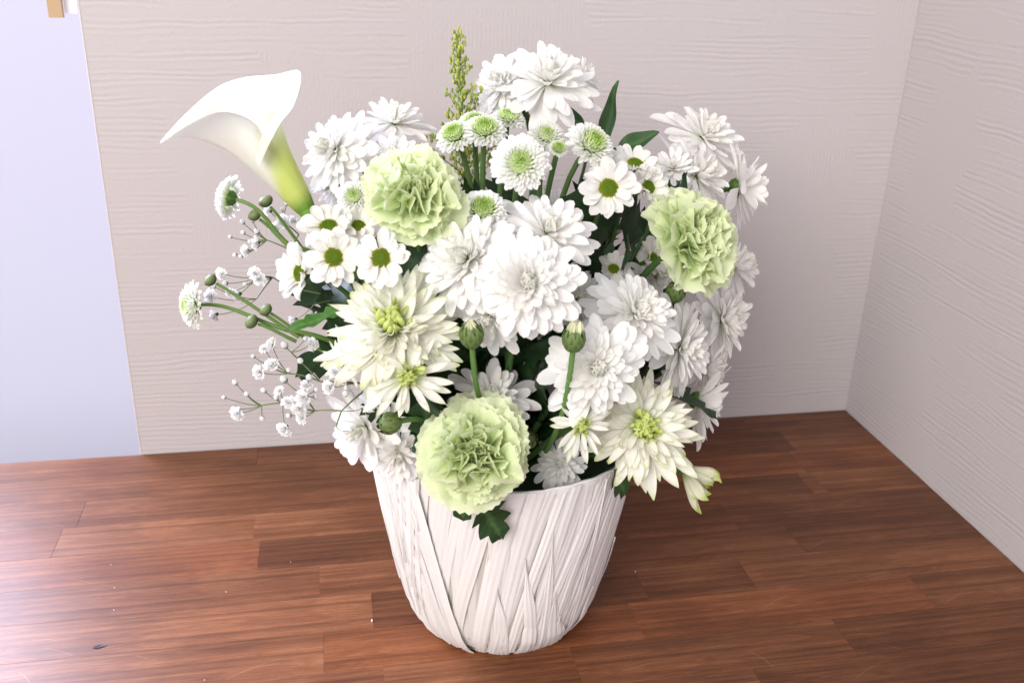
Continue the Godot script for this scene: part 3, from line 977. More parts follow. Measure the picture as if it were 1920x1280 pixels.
func puff_mesh() -> ArrayMesh:
	# a double gypsophila blossom, unit radius, facing y
	var m := MB.new()
	for i in 26:
		var f := i / 25.0
		var el := lerpf(-0.1, 1.35, f) + rnd(-0.15, 0.15)
		var len_p := lerpf(1.0, 0.62, f) * rnd(0.85, 1.1)
		var q := MB.new()
		var ph := rnd(0, TAU)
		q.grid(3, 4, func(a: float, b: float) -> Vector3:
			var s := b * 2.0 - 1.0
			return Vector3(a * (1.0 - 0.10 * s * s - 0.05 * cos(s * 9.0) * a), 0.12 * sin(s * 5.0 + ph) * a + 0.15 * a * a, s * (0.10 + 0.40 * a)), func(a: float, _b: float) -> Color: return Color(0.62, 0.70, 0.42).lerp(Color(0.94, 0.94, 0.93), smoothstep(0.0, 0.3, a)))
		m.add(q, Transform3D((Basis(Vector3.UP, i * 2.39996) * Basis(Vector3.BACK, el)).scaled_local(Vector3.ONE * len_p), Vector3(0, 0.1 * f, 0)))
	var g := MB.new()
	g.blob(Vector3(0, -0.12, 0), Vector3(0.26, 0.3, 0.26), 4, 8, Color(0.10, 0.15, 0.05))
	m.add(g, Transform3D.IDENTITY)
	return m.commit()


func seed_bud_mesh() -> ArrayMesh:
	var m := MB.new()
	m.grid(6, 10, func(a: float, b: float) -> Vector3: return Vector3(cos(b * TAU) * sin(PI * a), -cos(PI * a) * 1.15, -sin(b * TAU) * sin(PI * a)), func(a: float, b: float) -> Color: return Color(0.82, 0.82, 0.80).lerp(Color(0.10, 0.125, 0.06), maxf(smoothstep(0.52, 0.25, a), 0.85 * smoothstep(0.2, 0.8, sin(b * TAU * 5.0)) * smoothstep(0.85, 0.6, a))), true)
	return m.commit()


func gypsophila(label: String, foot: Vector3, nodes: Array, links: Array, puffs: Array, buds: Array) -> void:
	# nodes: branching points; links: pairs (from, to), -1 is the foot; puffs and buds: [place, node it grows from, size]
	var o := thing("babys_breath", label, "gypsophila", Transform3D(Basis.IDENTITY, foot), "sprays of gypsophila")
	var m := MB.new()
	var green := Color(0.13, 0.18, 0.07)
	for l in links:
		var a: Vector3 = Vector3.ZERO if l[0] < 0 else nodes[l[0]] - foot
		var b: Vector3 = nodes[l[1]] - foot
		var d := b - a
		var bow := Vector3(rnd(-1, 1), rnd(0.0, 1), rnd(-1, 1)) * d.length() * 0.05
		m.tube(curve(a, a + d * 0.33 + bow, a + d * 0.66 + bow, b, 6), 0.0007 if l[0] < 0 else 0.0005, 0.0004, 5, green, green)
	var tops := []
	for set_k in 2:
		for e in [puffs, buds][set_k]:
			var at: Vector3 = e[0] - foot
			var from: Vector3 = nodes[e[1]] - foot
			var d := at - from
			var sag := Vector3(0, -0.12, 0) * d.length() + Vector3(rnd(-1, 1), 0, rnd(-1, 1)) * d.length() * 0.08
			m.tube(curve(from, from + d * 0.4 + sag, from + d * 0.75 + sag * 0.6, at, 6), 0.00032, 0.00022, 4, green, Color(0.17, 0.17, 0.10))
			tops.append([at, (d.normalized() + (Vector3(rnd(-0.8, 0.8), rnd(-0.3, 0.7), rnd(0.1, 1.2)) if set_k == 0 else Vector3(0, 0.3, 0.2))).normalized(), e[2] * (1.08 if set_k == 0 else 0.86), set_k])
	part(o, "stem", m.commit(), M.stem)
	for e in tops:
		var is_bud: bool = e[3] == 1
		var set_m: Array = petals.seed_bud if is_bud else petals.puff
		part(o, "bud" if is_bud else "blossom", set_m[rng.randi() % set_m.size()], M.petal, Transform3D(stand(e[1], rnd(0, TAU)).scaled_local(Vector3.ONE * e[2]), e[0]))


func button_spray(label: String, foot: Vector3, fork: Vector3, head_at: Vector3, head_r: float, az: float, el: float, buds: Array) -> void:
	var o := thing("button_chrysanthemum_spray", label, "chrysanthemum", Transform3D(Basis.IDENTITY, foot), "side sprays of button chrysanthemum")
	var col := Color(0.13, 0.23, 0.055)
	var m := MB.new()
	var n := facing(az, el)
	m.tube(curve(Vector3.ZERO, (fork - foot) * 0.35 + Vector3(0, 0.015, 0), (fork - foot) * 0.8 + Vector3(0, 0.004, 0), fork - foot, 10), 0.0016, 0.0014, 7, col * 0.7, col)
	var back := head_at - n * head_r * 0.28 - foot
	m.tube(curve(fork - foot, (fork - foot).lerp(back, 0.4), back - n * 0.018, back, 12), 0.0013, 0.0011, 7, col, col)
	part(o, "stem", m.commit(), M.stem)
	var head := Node3D.new()
	head.name = "bloom"
	o.add_child(head)
	head.transform = Transform3D(stand(n, 0.4), head_at - foot)
	button_head(head, head_r, 0.22)
	for e in buds:
		var at: Vector3 = e[0]
		var start: Vector3 = e[1]
		var d := (at - start).normalized()
		var s := MB.new()
		s.tube(curve(start - foot, start.lerp(at, 0.35) - foot, start.lerp(at, 0.7) + Vector3(0, 0.002, 0) - foot, at - d * e[2] - foot, 8), 0.0011, 0.0009, 6, col, col)
		part(o, "bud_stem", s.commit(), M.stem)
		var b := MB.new()
		b.grid(6, 22, func(a: float, t: float) -> Vector3:
			var rr := sin(PI * clampf(a, 0.04, 0.97)) * (1.0 + 0.06 * sin(t * TAU * 11.0))
			return Vector3(cos(t * TAU) * rr, -cos(PI * a) * (0.85 if a < 0.6 else 0.62), -sin(t * TAU) * rr) * e[2], func(a: float, t: float) -> Color: return Color(0.06, 0.10, 0.03).lerp(Color(0.28, 0.31, 0.15), (0.5 + 0.5 * sin(t * TAU * 11.0)) * smoothstep(0.25, 0.8, a)), true)
		part(o, "bud", b.commit(), M.stem, Transform3D(stand((d + Vector3(0, 0.2, 0)).normalized()), at - foot))


func leaf_sprig() -> void:
	var fork := Vector3(0.0583, 0.3374, -0.0400)
	var o := thing("leaf_sprig", "sprig of smooth dark green pointed leaves standing at the top right of the bouquet", "leaf sprig", Transform3D(Basis.IDENTITY, Vector3(0.02, ROOT_Y, -0.03)))
	var inv := o.transform.affine_inverse()
	var m := MB.new()
	m.tube(curve(Vector3(0.02, ROOT_Y, -0.03), Vector3(0.03, 0.25, -0.04), fork - Vector3(0, 0.03, 0), fork, 10), 0.0016, 0.0011, 6, Color(0.05, 0.10, 0.03), Color(0.06, 0.13, 0.04))
	part(o, "stem", m.commit(), M.stem, inv)
	var dark := Color(0.035, 0.085, 0.028)
	var pale := Color(0.07, 0.14, 0.05)
	var rows := [[Vector3(0.0698, 0.3348, -0.0350), Vector3(0.0703, 0.3744, -0.0450), 0.0068, Vector3(-0.9, 0.1, 0.5), 0.10], [Vector3(0.0751, 0.3329, -0.0300), Vector3(0.1024, 0.3427, -0.0250), 0.0068, Vector3(-0.1, 0.75, 0.65), 0.15], [Vector3(0.0545, 0.3441, -0.0450), Vector3(0.0391, 0.3586, -0.0500), 0.006, Vector3(0.3, 0.6, 0.6), 0.2]]
	for r in rows:
		var a: Vector3 = r[0]
		var d: Vector3 = r[1] - a
		var x := d.normalized()
		var y: Vector3 = (r[3] - x * x.dot(r[3])).normalized()
		part(o, "leaf", leaf_mesh(d.length(), r[2], 0, r[4], 0.35, dark, pale), M.leaf, inv * Transform3D(Basis(x, y, x.cross(y)), a))
		var t := MB.new()
		t.tube(PackedVector3Array([fork, fork.lerp(a, 0.6), a]), 0.0009, 0.0007, 5, dark, dark)
		part(o, "leaf_stalk", t.commit(), M.stem, inv)


func wilted_flower() -> void:
	# half-open green tipped head with a few curled petals, hanging out at the right
	var at := Vector3(0.0968, 0.1556, 0.0780)
	var o := thing("wilted_chrysanthemum", "small wilted cream and green bloom with curled petals hanging at the lower right", "chrysanthemum", Transform3D(stand(facing(58, -24), 0.3), at), "")
	calyx(o, 0.0075, 0.008)
	var r := 0.030
	for k in 22:
		var f := k / 21.0
		put_petal(o, "curl", k * 2.39996 + rnd(-0.2, 0.2), lerpf(0.75, 1.35, f) + rnd(-0.2, 0.15), r * lerpf(1.0, 0.6, f) * rnd(0.75, 1.1), r * 0.08, r * 0.1, 1.0, rnd(-0.5, 0.5), "petal", 0.25)
	stem_for(o, 0.007, 0.0016)


func _ready() -> void:
	rng.seed = 20240
	# ---- camera, surroundings, light, exposure
	var cam := Camera3D.new()
	cam.name = "camera"
	cam.fov = 39.066
	cam.near = 0.02
	cam.far = 30.0
	add_child(cam)
	cam.transform = Transform3D(Basis(Vector3(0.98265, 0.02830, 0.18329), Vector3(0.04567, 0.92094, -0.38702), Vector3(-0.17975, 0.38867, 0.90367)), Vector3(-0.1118, 0.4600, 0.5750))
	cam.current = true
	var optics := CameraAttributesPhysical.new()
	optics.frustum_focal_length = 12.0 / tan(deg_to_rad(cam.fov) / 2.0)
	optics.frustum_focus_distance = 0.60
	optics.exposure_aperture = 13.0
	cam.attributes = optics
	var we := WorldEnvironment.new()
	we.name = "surroundings"
	var env := Environment.new()
	env.background_mode = Environment.BG_COLOR
	env.background_color = Color(0.64, 0.63, 0.64)
	env.background_energy_multiplier = 1.35
	env.tonemap_mode = Environment.TONE_MAPPER_LINEAR
	env.tonemap_exposure = 1.41
	env.sdfgi_enabled = true
	env.ssao_enabled = true
	env.ssil_enabled = true
	we.environment = env
	add_child(we)
	make_materials()
	# daylight from a window in the white wall at the left, and from one across the room behind the camera
	window(Transform3D(Basis.IDENTITY, Vector3(-1.175, 1.05, -0.926)), 1.06, 1.14, Color(0.86, 0.875, 1.0), 3.6, 15.0, "tall white window in the far wall, beyond the left edge of the picture")
	window(Transform3D(Basis.looking_at(Vector3(-1.4, 1.25, 1.8), Vector3.UP), Vector3(-1.4, 1.5, 1.95)), 1.5, 1.4, Color(1.0, 0.98, 0.97), 5.8, 1.0, "wide window across the room, behind the viewer")
	make_setting()
	make_pot()
	make_petals()
	petals.leaf = []
	for k in 5:
		petals.leaf.append(leaf_mesh(1.0, 0.34 + 0.04 * (k % 3), 4, rnd(0.1, 0.6), rnd(0.1, 0.4), Color(0.015, 0.038, 0.012), Color(0.028, 0.06, 0.02)))
	petals.curl = []
	for k in 5:
		var green_tip := func(t: float, _s: float) -> Color: return Color(0.36, 0.48, 0.07).lerp(Color(0.80, 0.79, 0.62), smoothstep(0.05, 0.35, t)).lerp(Color(0.46, 0.58, 0.09), smoothstep(0.66, 1.0, t))
		petals.curl.append(petal_shape({"width": 0.12, "cup": 1.0, "bend": rnd(-0.3, 0.3), "hook": rnd(0.6, 2.0), "tip": 0.8, "widest": 0.5, "wave": 0.2, "twist": rnd(-0.6, 0.6)}, green_tip))
	petals.puff = [puff_mesh(), puff_mesh(), puff_mesh()]
	petals.seed_bud = [seed_bud_mesh()]

	# ---- large white chrysanthemums
	white_mum(Vector3(-0.0112, 0.2906, 0.1050), 0.0305, -8, 27, "large white chrysanthemum facing the viewer in the very middle of the bouquet", 140)
	white_mum(Vector3(0.0075, 0.3036, 0.0620), 0.0327, 8, 52, "white chrysanthemum rising directly behind the large middle one", 72)
	white_mum(Vector3(-0.0384, 0.2957, 0.0800), 0.0314, -42, 34, "white chrysanthemum left of the large middle one, below the upper carnation")
	white_mum(Vector3(-0.0269, 0.2675, 0.0850), 0.0254, -22, -8, "white chrysanthemum drooping below left of the large middle one", 60, 0.25)
	white_mum(Vector3(0.0305, 0.2377, 0.1000), 0.0300, -4, 20, "white chrysanthemum facing forward just right of the tall bud", 132)
	white_mum(Vector3(0.0605, 0.2563, 0.0700), 0.0308, 22, 42, "white chrysanthemum right of the middle, above the forward-facing one")
	white_mum(Vector3(0.0985, 0.2246, 0.0500), 0.0315, 48, 8, "white chrysanthemum turned right, above the small side-facing one")
	white_mum(Vector3(0.1509, 0.2181, -0.0100), 0.0327, 48, 16, "white chrysanthemum at the right edge under the right-hand carnation")
	white_mum(Vector3(0.1239, 0.1766, 0.0300), 0.0300, 66, -12, "small white chrysanthemum in side view at the lower right, just over the worktop", 54, 0.12, 0.66)
	white_mum(Vector3(-0.0225, 0.2048, 0.0700), 0.0298, -4, 58, "white chrysanthemum peeping over the top of the front carnation", 56)
	white_mum(Vector3(0.0230, 0.1556, 0.0640), 0.0188, -14, 24, "small shaded white chrysanthemum just above the pot rim", 60)
	white_mum(Vector3(0.0160, 0.2187, 0.0400), 0.0220, -30, 30, "shaded white chrysanthemum deep between the tall bud and the middle bloom", 48)
	white_mum(Vector3(0.0230, 0.3754, -0.0180), 0.0348, 4, 62, "broad white chrysanthemum at the very top of the bouquet", 80, 0.12)
	white_mum(Vector3(-0.0003, 0.3730, -0.0350), 0.0248, -58, 34, "white chrysanthemum tucked left of the topmost one, beside the goldenrod")
	white_mum(Vector3(0.0515, 0.3743, -0.0500), 0.0216, 60, 30, "white chrysanthemum half hidden to the right of the topmost one", 48)
	white_mum(Vector3(-0.0699, 0.3471, -0.0400), 0.0269, -4, 78, "white chrysanthemum in side view at the upper left, green calyx showing", 64)
	white_mum(Vector3(-0.1059, 0.3379, -0.0100), 0.0275, -54, 30, "white chrysanthemum at the upper left, right beside the calla lily")
	white_mum(Vector3(-0.0714, 0.3315, -0.0050), 0.0251, -8, 58, "white chrysanthemum directly behind the upper left carnation", 56)
	white_mum(Vector3(-0.1081, 0.3118, -0.0250), 0.0193, -60, 10, "bluish white chrysanthemum tucked under the calla stem", 44)
	white_mum(Vector3(0.1427, 0.3337, -0.0550), 0.0331, 24, 54, "white chrysanthemum at the upper right, highest on that side", 64)
	white_mum(Vector3(0.1301, 0.3137, -0.0300), 0.0323, 48, 30, "white chrysanthemum at the upper right just above the right-hand carnation", 64, 0.18)
	white_mum(Vector3(0.1661, 0.3033, -0.0400), 0.0355, 74, 8, "white chrysanthemum seen edge-on, farthest right in the bouquet", 64)
	white_mum(Vector3(0.1108, 0.3213, -0.0200), 0.0161, -20, 50, "small half-open white chrysanthemum beside the right-hand daisies", 40, 0.05, 0.7)
	white_mum(Vector3(-0.0950, 0.1829, 0.0500), 0.0324, -42, 6, "white chrysanthemum at the lower left, petals hanging over the worktop", 56, 0.2)
	white_mum(Vector3(-0.0774, 0.1705, 0.0620), 0.0219, -12, -2, "small white chrysanthemum resting on the left of the pot rim", 56, 0.15)
	white_mum(Vector3(-0.0852, 0.1905, 0.0300), 0.0200, -30, 40, "white chrysanthemum behind the small cream bloom at the lower left", 40)
	white_mum(Vector3(0.0281, 0.3019, 0.0000), 0.0155, 0, 40, "shaded white chrysanthemum between the button stems", 40)

	white_mum(Vector3(0.1671, 0.2475, -0.0350), 0.0296, 58, 22, "white chrysanthemum just behind the right side of the right-hand carnation", 70)
	white_mum(Vector3(0.1368, 0.1881, 0.0050), 0.0273, 55, 0, "white chrysanthemum half hidden between the two lowest ones at the right", 60, 0.15)
	white_mum(Vector3(0.0985, 0.2523, -0.0050), 0.0249, 20, 30, "shaded white chrysanthemum deep below the right-hand daisies", 60)

	white_mum(Vector3(0.0069, 0.2036, 0.0250), 0.0212, -6, 34, "shaded white chrysanthemum in the gap below the middle bloom", 56)
	white_mum(Vector3(0.0331, 0.2563, 0.0400), 0.0241, 14, 30, "white chrysanthemum squeezed behind the right edge of the large middle one", 60)

	# ---- cream chrysanthemums with green tips
	cream_mum(Vector3(-0.0805, 0.2595, 0.0850), 0.0373, -14, 50, "large cream chrysanthemum with green heart in the left middle", 215, 0.34)
	cream_mum(Vector3(-0.0749, 0.2415, 0.1080), 0.0239, -8, 22, "cream chrysanthemum with few pointed petals and a green button heart", 66, 0.6, 0.15)
	cream_mum(Vector3(0.0640, 0.1929, 0.0900), 0.0343, -2, 30, "large cream chrysanthemum with lime heart above the right of the pot", 230, 0.42)
	cream_mum(Vector3(0.0235, 0.2036, 0.1050), 0.0189, -8, 26, "small half-open cream bloom with lime heart left of the large cream one", 62, 0.66, 0.35)
	cream_mum(Vector3(-0.1077, 0.2255, 0.0500), 0.0195, -62, 10, "cream bloom mostly hidden at the far left under the large cream one", 32, 0.3)
	wilted_flower()

	# ---- pale green carnations
	carnation(Vector3(-0.0657, 0.3256, 0.0580), 0.0293, -10, 46, "pale green carnation at the upper left of the bouquet", 0.45)
	carnation(Vector3(0.0997, 0.2913, 0.0450), 0.0336, 30, 38, "pale green carnation on the right side with large loose petals", 1.3)
	carnation(Vector3(-0.0364, 0.1873, 0.1000), 0.0322, -14, 30, "pale green carnation at the front, hanging over the pot rim", 0.25)

	# ---- daisies
	daisy(Vector3(-0.0862, 0.2990, 0.0800), 0.0157, -10, 26, "daisy with green eye left of the middle, facing the viewer")
	daisy(Vector3(-0.1108, 0.2907, 0.0500), 0.0165, -6, 22, "daisy with green eye at the left, beside the other left-hand daisy")
	daisy(Vector3(-0.1130, 0.3017, 0.0300), 0.0166, -18, 60, "daisy facing upward at the left, its eye almost hidden", 0.35)
	daisy(Vector3(-0.1295, 0.2751, 0.0300), 0.0174, -58, 16, "daisy at the far left turned away to the left", 0.45)
	daisy(Vector3(0.0493, 0.3245, 0.0400), 0.0175, -8, 28, "daisy with green eye at the upper right, facing the viewer")
	daisy(Vector3(0.0727, 0.3325, 0.0150), 0.0157, 10, 64, "daisy facing upward behind the two upper right daisies", 0.35)
	daisy(Vector3(0.0783, 0.3209, 0.0250), 0.0149, 24, 26, "half-open daisy just left of the right-hand carnation", 0.5)
	daisy(Vector3(0.0593, 0.2706, 0.0300), 0.0119, 0, 45, "small cream daisy in shade right of the middle chrysanthemum", 0.5)
	daisy(Vector3(0.0944, 0.2667, 0.0000), 0.0140, 30, 30, "shaded white daisy below left of the right-hand carnation", 0.4)
	daisy(Vector3(-0.0960, 0.3022, 0.0300), 0.0123, 10, 50, "daisy partly hidden under the upper left carnation", 0.4)

	# ---- button chrysanthemums
	button(Vector3(-0.0049, 0.3414, 0.0450), 0.0175, -8, 32, "round white button chrysanthemum with a green centre, largest of the buttons", 0.14)
	button(Vector3(-0.0374, 0.3502, 0.0100), 0.0126, -40, 52, "green-tinged button chrysanthemum leftmost of the upper row", 0.45)
	button(Vector3(-0.0208, 0.3538, 0.0150), 0.0137, -5, 62, "green-tinged button chrysanthemum second in the upper row", 0.45)
	button(Vector3(-0.0042, 0.3579, 0.0000), 0.0115, 10, 74, "flat green-topped button chrysanthemum under the topmost bloom", 0.45)
	button(Vector3(-0.0235, 0.3546, -0.0050), 0.0109, -10, 60, "small button chrysanthemum hidden behind the upper row", 0.45)
	button(Vector3(0.0176, 0.3501, 0.0100), 0.0121, 0, 48, "small white button chrysanthemum above the round green button bud", 0.1)
	button(Vector3(0.0415, 0.3472, 0.0250), 0.0164, 26, 44, "white button chrysanthemum tilted right beside the dark leaves", 0.28)
	button(Vector3(-0.0280, 0.3187, 0.0600), 0.0142, -8, 48, "button chrysanthemum with green centre right of the upper left carnation", 0.3)
	button(Vector3(0.0206, 0.3465, 0.0300), 0.0059, 0, 50, "tiny tight green button chrysanthemum between two white ones", 0.75)
	button(Vector3(-0.0976, 0.3176, 0.0200), 0.0112, -15, 40, "small cream button chrysanthemum left of the upper left carnation", 0.1)

	# ---- buds
	flower_bud(Vector3(0.0134, 0.2617, 0.1150), 0.0060, 0, 84, "tall pointed bud with pale tips standing in front of the right-hand blooms", 1.0, Vector3(0.0143, 0.1486, 0.0450))
	flower_bud(Vector3(-0.0405, 0.2627, 0.1050), 0.0063, -20, 76, "opening green bud with cream tips below the middle chrysanthemums", 0.75, Vector3(-0.0159, 0.1752, 0.0400))
	flower_bud(Vector3(-0.0849, 0.2101, 0.1000), 0.0059, -50, 12, "closed green bud under the small cream bloom at the lower left", 0.1)
	flower_bud(Vector3(0.0996, 0.2561, 0.0350), 0.0060, 20, 65, "dark closed bud below the right-hand carnation", 0.05)
	flower_bud(Vector3(-0.0002, 0.1773, 0.0700), 0.0058, 30, 50, "shaded green bud between the front carnation and the small cream bloom", 0.1)

	calla()
	goldenrod()
	leaf_sprig()

	# ---- side sprays at the left
	button_spray("lower left spray with one button bloom and three round green buds", Vector3(-0.0896, 0.2038, 0.0200), Vector3(-0.1411, 0.2400, 0.0300), Vector3(-0.1921, 0.2577, 0.0300), 0.0145, -66, 6, [
		[Vector3(-0.1815, 0.2730, 0.0300), Vector3(-0.1336, 0.2348, 0.0300), 0.0042], [Vector3(-0.1602, 0.2483, 0.0350), Vector3(-0.1353, 0.2330, 0.0320), 0.0046], [Vector3(-0.1519, 0.2534, 0.0300), Vector3(-0.1155, 0.2177, 0.0250), 0.0042]])
	button_spray("upper left spray with one button bloom seen from behind and two round buds", Vector3(-0.0907, 0.2465, 0.0000), Vector3(-0.1372, 0.2866, 0.0100), Vector3(-0.1686, 0.3155, 0.0100), 0.0135, -112, 8, [
		[Vector3(-0.1554, 0.3059, 0.0120), Vector3(-0.1350, 0.2826, 0.0100), 0.0042], [Vector3(-0.1493, 0.3109, 0.0000), Vector3(-0.1284, 0.2792, 0.0000), 0.0046]])

	# ---- gypsophila
	gypsophila("upper spray of white gypsophila reaching out between the side sprays", Vector3(-0.1073, 0.2472, 0.0000),
		[Vector3(-0.1364, 0.2795, 0.0000), Vector3(-0.1501, 0.2866, 0.0000), Vector3(-0.1314, 0.2865, -0.0100), Vector3(-0.1404, 0.2952, -0.0100), Vector3(-0.1485, 0.2628, 0.0000), Vector3(-0.1378, 0.2554, 0.0000), Vector3(-0.1572, 0.2665, 0.0100), Vector3(-0.1582, 0.2529, 0.0100), Vector3(-0.1234, 0.2518, 0.0200)],
		[[-1, 0], [0, 1], [0, 2], [2, 3], [-1, 5], [5, 4], [4, 6], [4, 7], [-1, 8]],
		[[Vector3(-0.1624, 0.2803, 0.0000), 1, 0.0042], [Vector3(-0.1561, 0.2848, 0.0000), 1, 0.0044], [Vector3(-0.1764, 0.2696, 0.0100), 6, 0.0042], [Vector3(-0.1577, 0.2689, 0.0100), 4, 0.0040], [Vector3(-0.1558, 0.2651, 0.0100), 4, 0.0044], [Vector3(-0.1839, 0.2561, 0.0120), 7, 0.0046], [Vector3(-0.1683, 0.2561, 0.0100), 6, 0.0048], [Vector3(-0.1734, 0.2576, 0.0100), 6, 0.003], [Vector3(-0.1824, 0.2444, 0.0120), 7, 0.0042], [Vector3(-0.1479, 0.3020, -0.0100), 3, 0.004], [Vector3(-0.1403, 0.2957, -0.0080), 3, 0.0045], [Vector3(-0.1454, 0.2922, -0.0100), 3, 0.0042], [Vector3(-0.1356, 0.2960, -0.0100), 3, 0.003], [Vector3(-0.1356, 0.2420, 0.0200), 8, 0.0042]],
		[[Vector3(-0.1635, 0.2982, 0.0000), 1, 0.0018], [Vector3(-0.1576, 0.2991, 0.0000), 1, 0.0017], [Vector3(-0.1713, 0.2892, 0.0000), 1, 0.0014], [Vector3(-0.1637, 0.2916, 0.0000), 1, 0.0016], [Vector3(-0.1556, 0.2921, 0.0000), 1, 0.0020], [Vector3(-0.1601, 0.2859, 0.0000), 1, 0.0015], [Vector3(-0.1694, 0.2778, 0.0000), 1, 0.0016], [Vector3(-0.1661, 0.2770, 0.0000), 1, 0.0017], [Vector3(-0.1437, 0.2729, 0.0000), 0, 0.0015], [Vector3(-0.1403, 0.3028, -0.0100), 3, 0.0015], [Vector3(-0.1375, 0.3061, -0.0100), 3, 0.0015], [Vector3(-0.1321, 0.2956, -0.0100), 3, 0.0015], [Vector3(-0.1754, 0.2635, 0.0100), 6, 0.0018], [Vector3(-0.1641, 0.2624, 0.0100), 4, 0.0016], [Vector3(-0.1823, 0.2617, 0.0100), 7, 0.0015]])
	gypsophila("lower spray of white gypsophila spread before the plaster wall", Vector3(-0.0906, 0.2059, 0.0400),
		[Vector3(-0.1106, 0.1991, 0.0600), Vector3(-0.1221, 0.2142, 0.0500), Vector3(-0.1402, 0.2205, 0.0500), Vector3(-0.1261, 0.1976, 0.0550), Vector3(-0.1444, 0.2016, 0.0500), Vector3(-0.1568, 0.2006, 0.0500), Vector3(-0.1316, 0.2085, 0.0550), Vector3(-0.1141, 0.1888, 0.0600), Vector3(-0.1068, 0.2139, 0.0550), Vector3(-0.1381, 0.2318, 0.0450)],
		[[-1, 0], [-1, 1], [1, 2], [0, 3], [3, 4], [4, 5], [3, 6], [0, 7], [-1, 8], [1, 9]],
		[[Vector3(-0.1484, 0.2367, 0.0450), 2, 0.0045], [Vector3(-0.1531, 0.2346, 0.0450), 2, 0.003], [Vector3(-0.1493, 0.2258, 0.0500), 2, 0.0046], [Vector3(-0.1564, 0.2224, 0.0500), 2, 0.0044], [Vector3(-0.1265, 0.2381, 0.0500), 9, 0.0046], [Vector3(-0.1699, 0.1991, 0.0550), 5, 0.0046], [Vector3(-0.1433, 0.1901, 0.0600), 4, 0.0052], [Vector3(-0.1319, 0.2086, 0.0580), 6, 0.0052], [Vector3(-0.1349, 0.2028, 0.0600), 6, 0.005], [Vector3(-0.1332, 0.1961, 0.0600), 3, 0.004], [Vector3(-0.1411, 0.2039, 0.0550), 4, 0.004], [Vector3(-0.1304, 0.2140, 0.0550), 6, 0.0038], [Vector3(-0.1169, 0.2152, 0.0600), 8, 0.0046], [Vector3(-0.1132, 0.2242, 0.0600), 8, 0.0042], [Vector3(-0.1458, 0.2094, 0.0500), 4, 0.0034], [Vector3(-0.0948, 0.2091, 0.0750), 0, 0.0044]],
		[[Vector3(-0.1597, 0.2302, 0.0450), 2, 0.0015], [Vector3(-0.1415, 0.2364, 0.0450), 9, 0.0026], [Vector3(-0.1331, 0.2283, 0.0500), 9, 0.0022], [Vector3(-0.1293, 0.2419, 0.0500), 9, 0.0016], [Vector3(-0.1398, 0.2225, 0.0500), 2, 0.0018], [Vector3(-0.1429, 0.2168, 0.0500), 6, 0.0026], [Vector3(-0.1283, 0.2194, 0.0550), 6, 0.0024], [Vector3(-0.1707, 0.2164, 0.0500), 5, 0.0019], [Vector3(-0.1777, 0.2072, 0.0500), 5, 0.0015], [Vector3(-0.1647, 0.2085, 0.0500), 5, 0.0018], [Vector3(-0.1549, 0.2103, 0.0500), 4, 0.0020], [Vector3(-0.1482, 0.2050, 0.0500), 4, 0.0017], [Vector3(-0.1566, 0.1947, 0.0550), 5, 0.0018], [Vector3(-0.1413, 0.1955, 0.0550), 3, 0.0019], [Vector3(-0.1248, 0.2112, 0.0550), 6, 0.0018], [Vector3(-0.1253, 0.2067, 0.0550), 6, 0.0016], [Vector3(-0.1076, 0.2105, 0.0600), 8, 0.0024], [Vector3(-0.1162, 0.2248, 0.0550), 8, 0.0017], [Vector3(-0.1059, 0.1940, 0.0750), 7, 0.0019], [Vector3(-0.1729, 0.1999, 0.0500), 5, 0.0014]])

	# ---- leaves
	var deep := Color(0.022, 0.055, 0.016)
	var vein := Color(0.06, 0.12, 0.04)
	single_leaf("chrysanthemum_leaf", Vector3(-0.0340, 0.1551, 0.1000), Vector3(-0.0198, 0.1291, 0.0980) - Vector3(-0.0340, 0.1551, 0.1000), Vector3(0.1, 0.5, 1.0), leaf_mesh(0.031, 0.0125, 3, 0.1, 0.2, deep, vein), "dark green lobed leaf hanging below the front carnation against the pot")
	single_leaf("chrysanthemum_leaf", Vector3(-0.0423, 0.1594, 0.1000), Vector3(-0.0453, 0.1451, 0.1000) - Vector3(-0.0423, 0.1594, 0.1000), Vector3(-0.1, 0.5, 1.0), leaf_mesh(0.016, 0.008, 2, 0.2, 0.2, deep, vein), "tip of a dark leaf below the left of the front carnation")
	single_leaf("chrysanthemum_leaf", Vector3(-0.0616, 0.2156, 0.0750), Vector3(-0.0654, 0.1811, 0.0850) - Vector3(-0.0616, 0.2156, 0.0750), Vector3(-0.3, 0.5, 1.0), leaf_mesh(0.046, 0.0105, 4, 0.1, 0.25, deep, vein), "broad dark leaf between the small cream bloom and the front carnation")
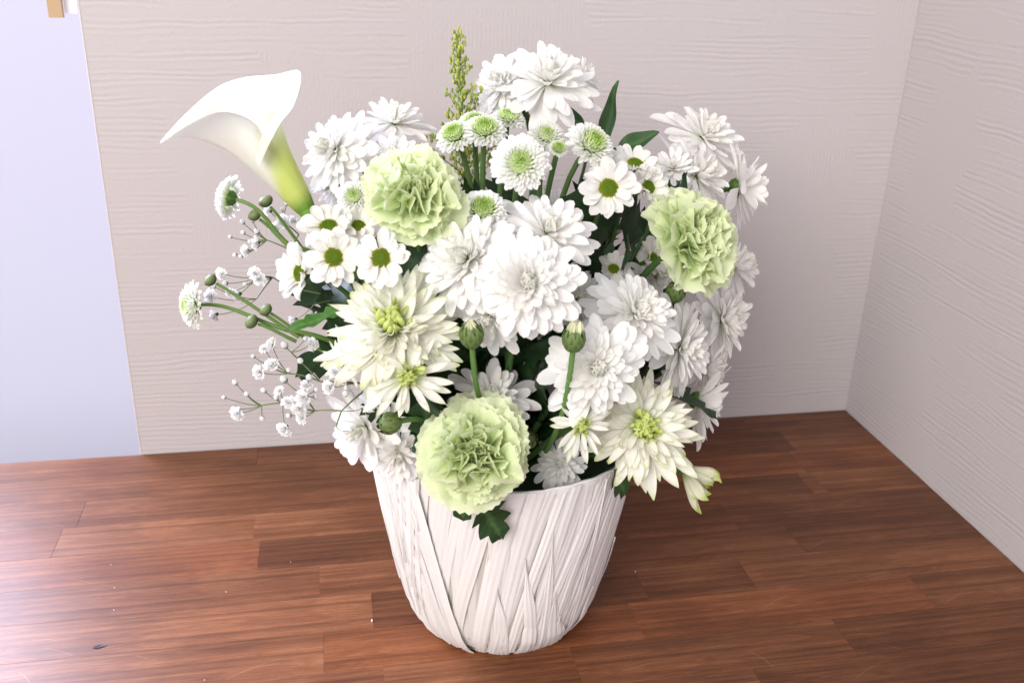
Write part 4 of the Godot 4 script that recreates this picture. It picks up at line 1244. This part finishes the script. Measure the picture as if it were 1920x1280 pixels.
	single_leaf("chrysanthemum_leaf", Vector3(-0.1049, 0.2590, 0.0500), Vector3(-0.1305, 0.2556, 0.0600) - Vector3(-0.1049, 0.2590, 0.0500), Vector3(0.0, 1.0, 0.5), leaf_mesh(0.034, 0.0052, 3, 0.2, 0.3, Color(0.06, 0.16, 0.03), Color(0.10, 0.22, 0.05)), "bright green leaf pointing left under the left-hand daisies")
	single_leaf("chrysanthemum_leaf", Vector3(0.0513, 0.1610, 0.0850), Vector3(0.0664, 0.1395, 0.0800) - Vector3(0.0513, 0.1610, 0.0850), Vector3(0.2, 0.5, 1.0), leaf_mesh(0.022, 0.010, 3, 0.1, 0.2, deep, vein), "dark leaf tip at the right end of the pot rim")
	var tops := [Vector3(0.0606, 0.2838, 0.0100), Vector3(0.0523, 0.2916, 0.0000), Vector3(0.0720, 0.2795, 0.0200), Vector3(0.0483, 0.2968, -0.0200), Vector3(-0.0341, 0.2376, 0.0550), Vector3(-0.0072, 0.2307, 0.0500), Vector3(0.0058, 0.2073, 0.0550), Vector3(-0.0520, 0.2716, 0.0450), Vector3(-0.1045, 0.2475, 0.0200), Vector3(-0.1173, 0.2440, 0.0000), Vector3(0.0998, 0.2463, 0.0200), Vector3(0.0934, 0.2026, 0.0400), Vector3(-0.0592, 0.1871, 0.0500), Vector3(0.0124, 0.1797, 0.0450), Vector3(-0.0136, 0.3069, 0.0000), Vector3(0.0981, 0.2948, -0.0100)]
	for p in tops:
		leafy_stem(Vector3(p.x * 0.35, ROOT_Y, p.z * 0.3), p, 8, 0.042, "dark green leafy chrysanthemum stem deep between the blooms")

	# ---- crumbs
	var crumbs := MB.new()
	for k in 12:
		var p := Vector3(rnd(-0.30, 0.12), 0.0006, rnd(-0.10, 0.07))
		if k == 0: p = Vector3(-0.0956, 0.0000, 0.0057) + Vector3(0, 0.0008, 0)
		crumbs.blob(p, Vector3(rnd(0.0002, 0.0005), 0.0003, rnd(0.0002, 0.0005)) if k > 0 else Vector3(0.0007, 0.0006, 0.0018), 3, 5, Color.WHITE)
	var cr := part(self, "crumbs", crumbs.commit(), M.crumb)
	tag(cr, "tiny pale crumbs and bits of petal on the worktop", "crumbs", "", "stuff")
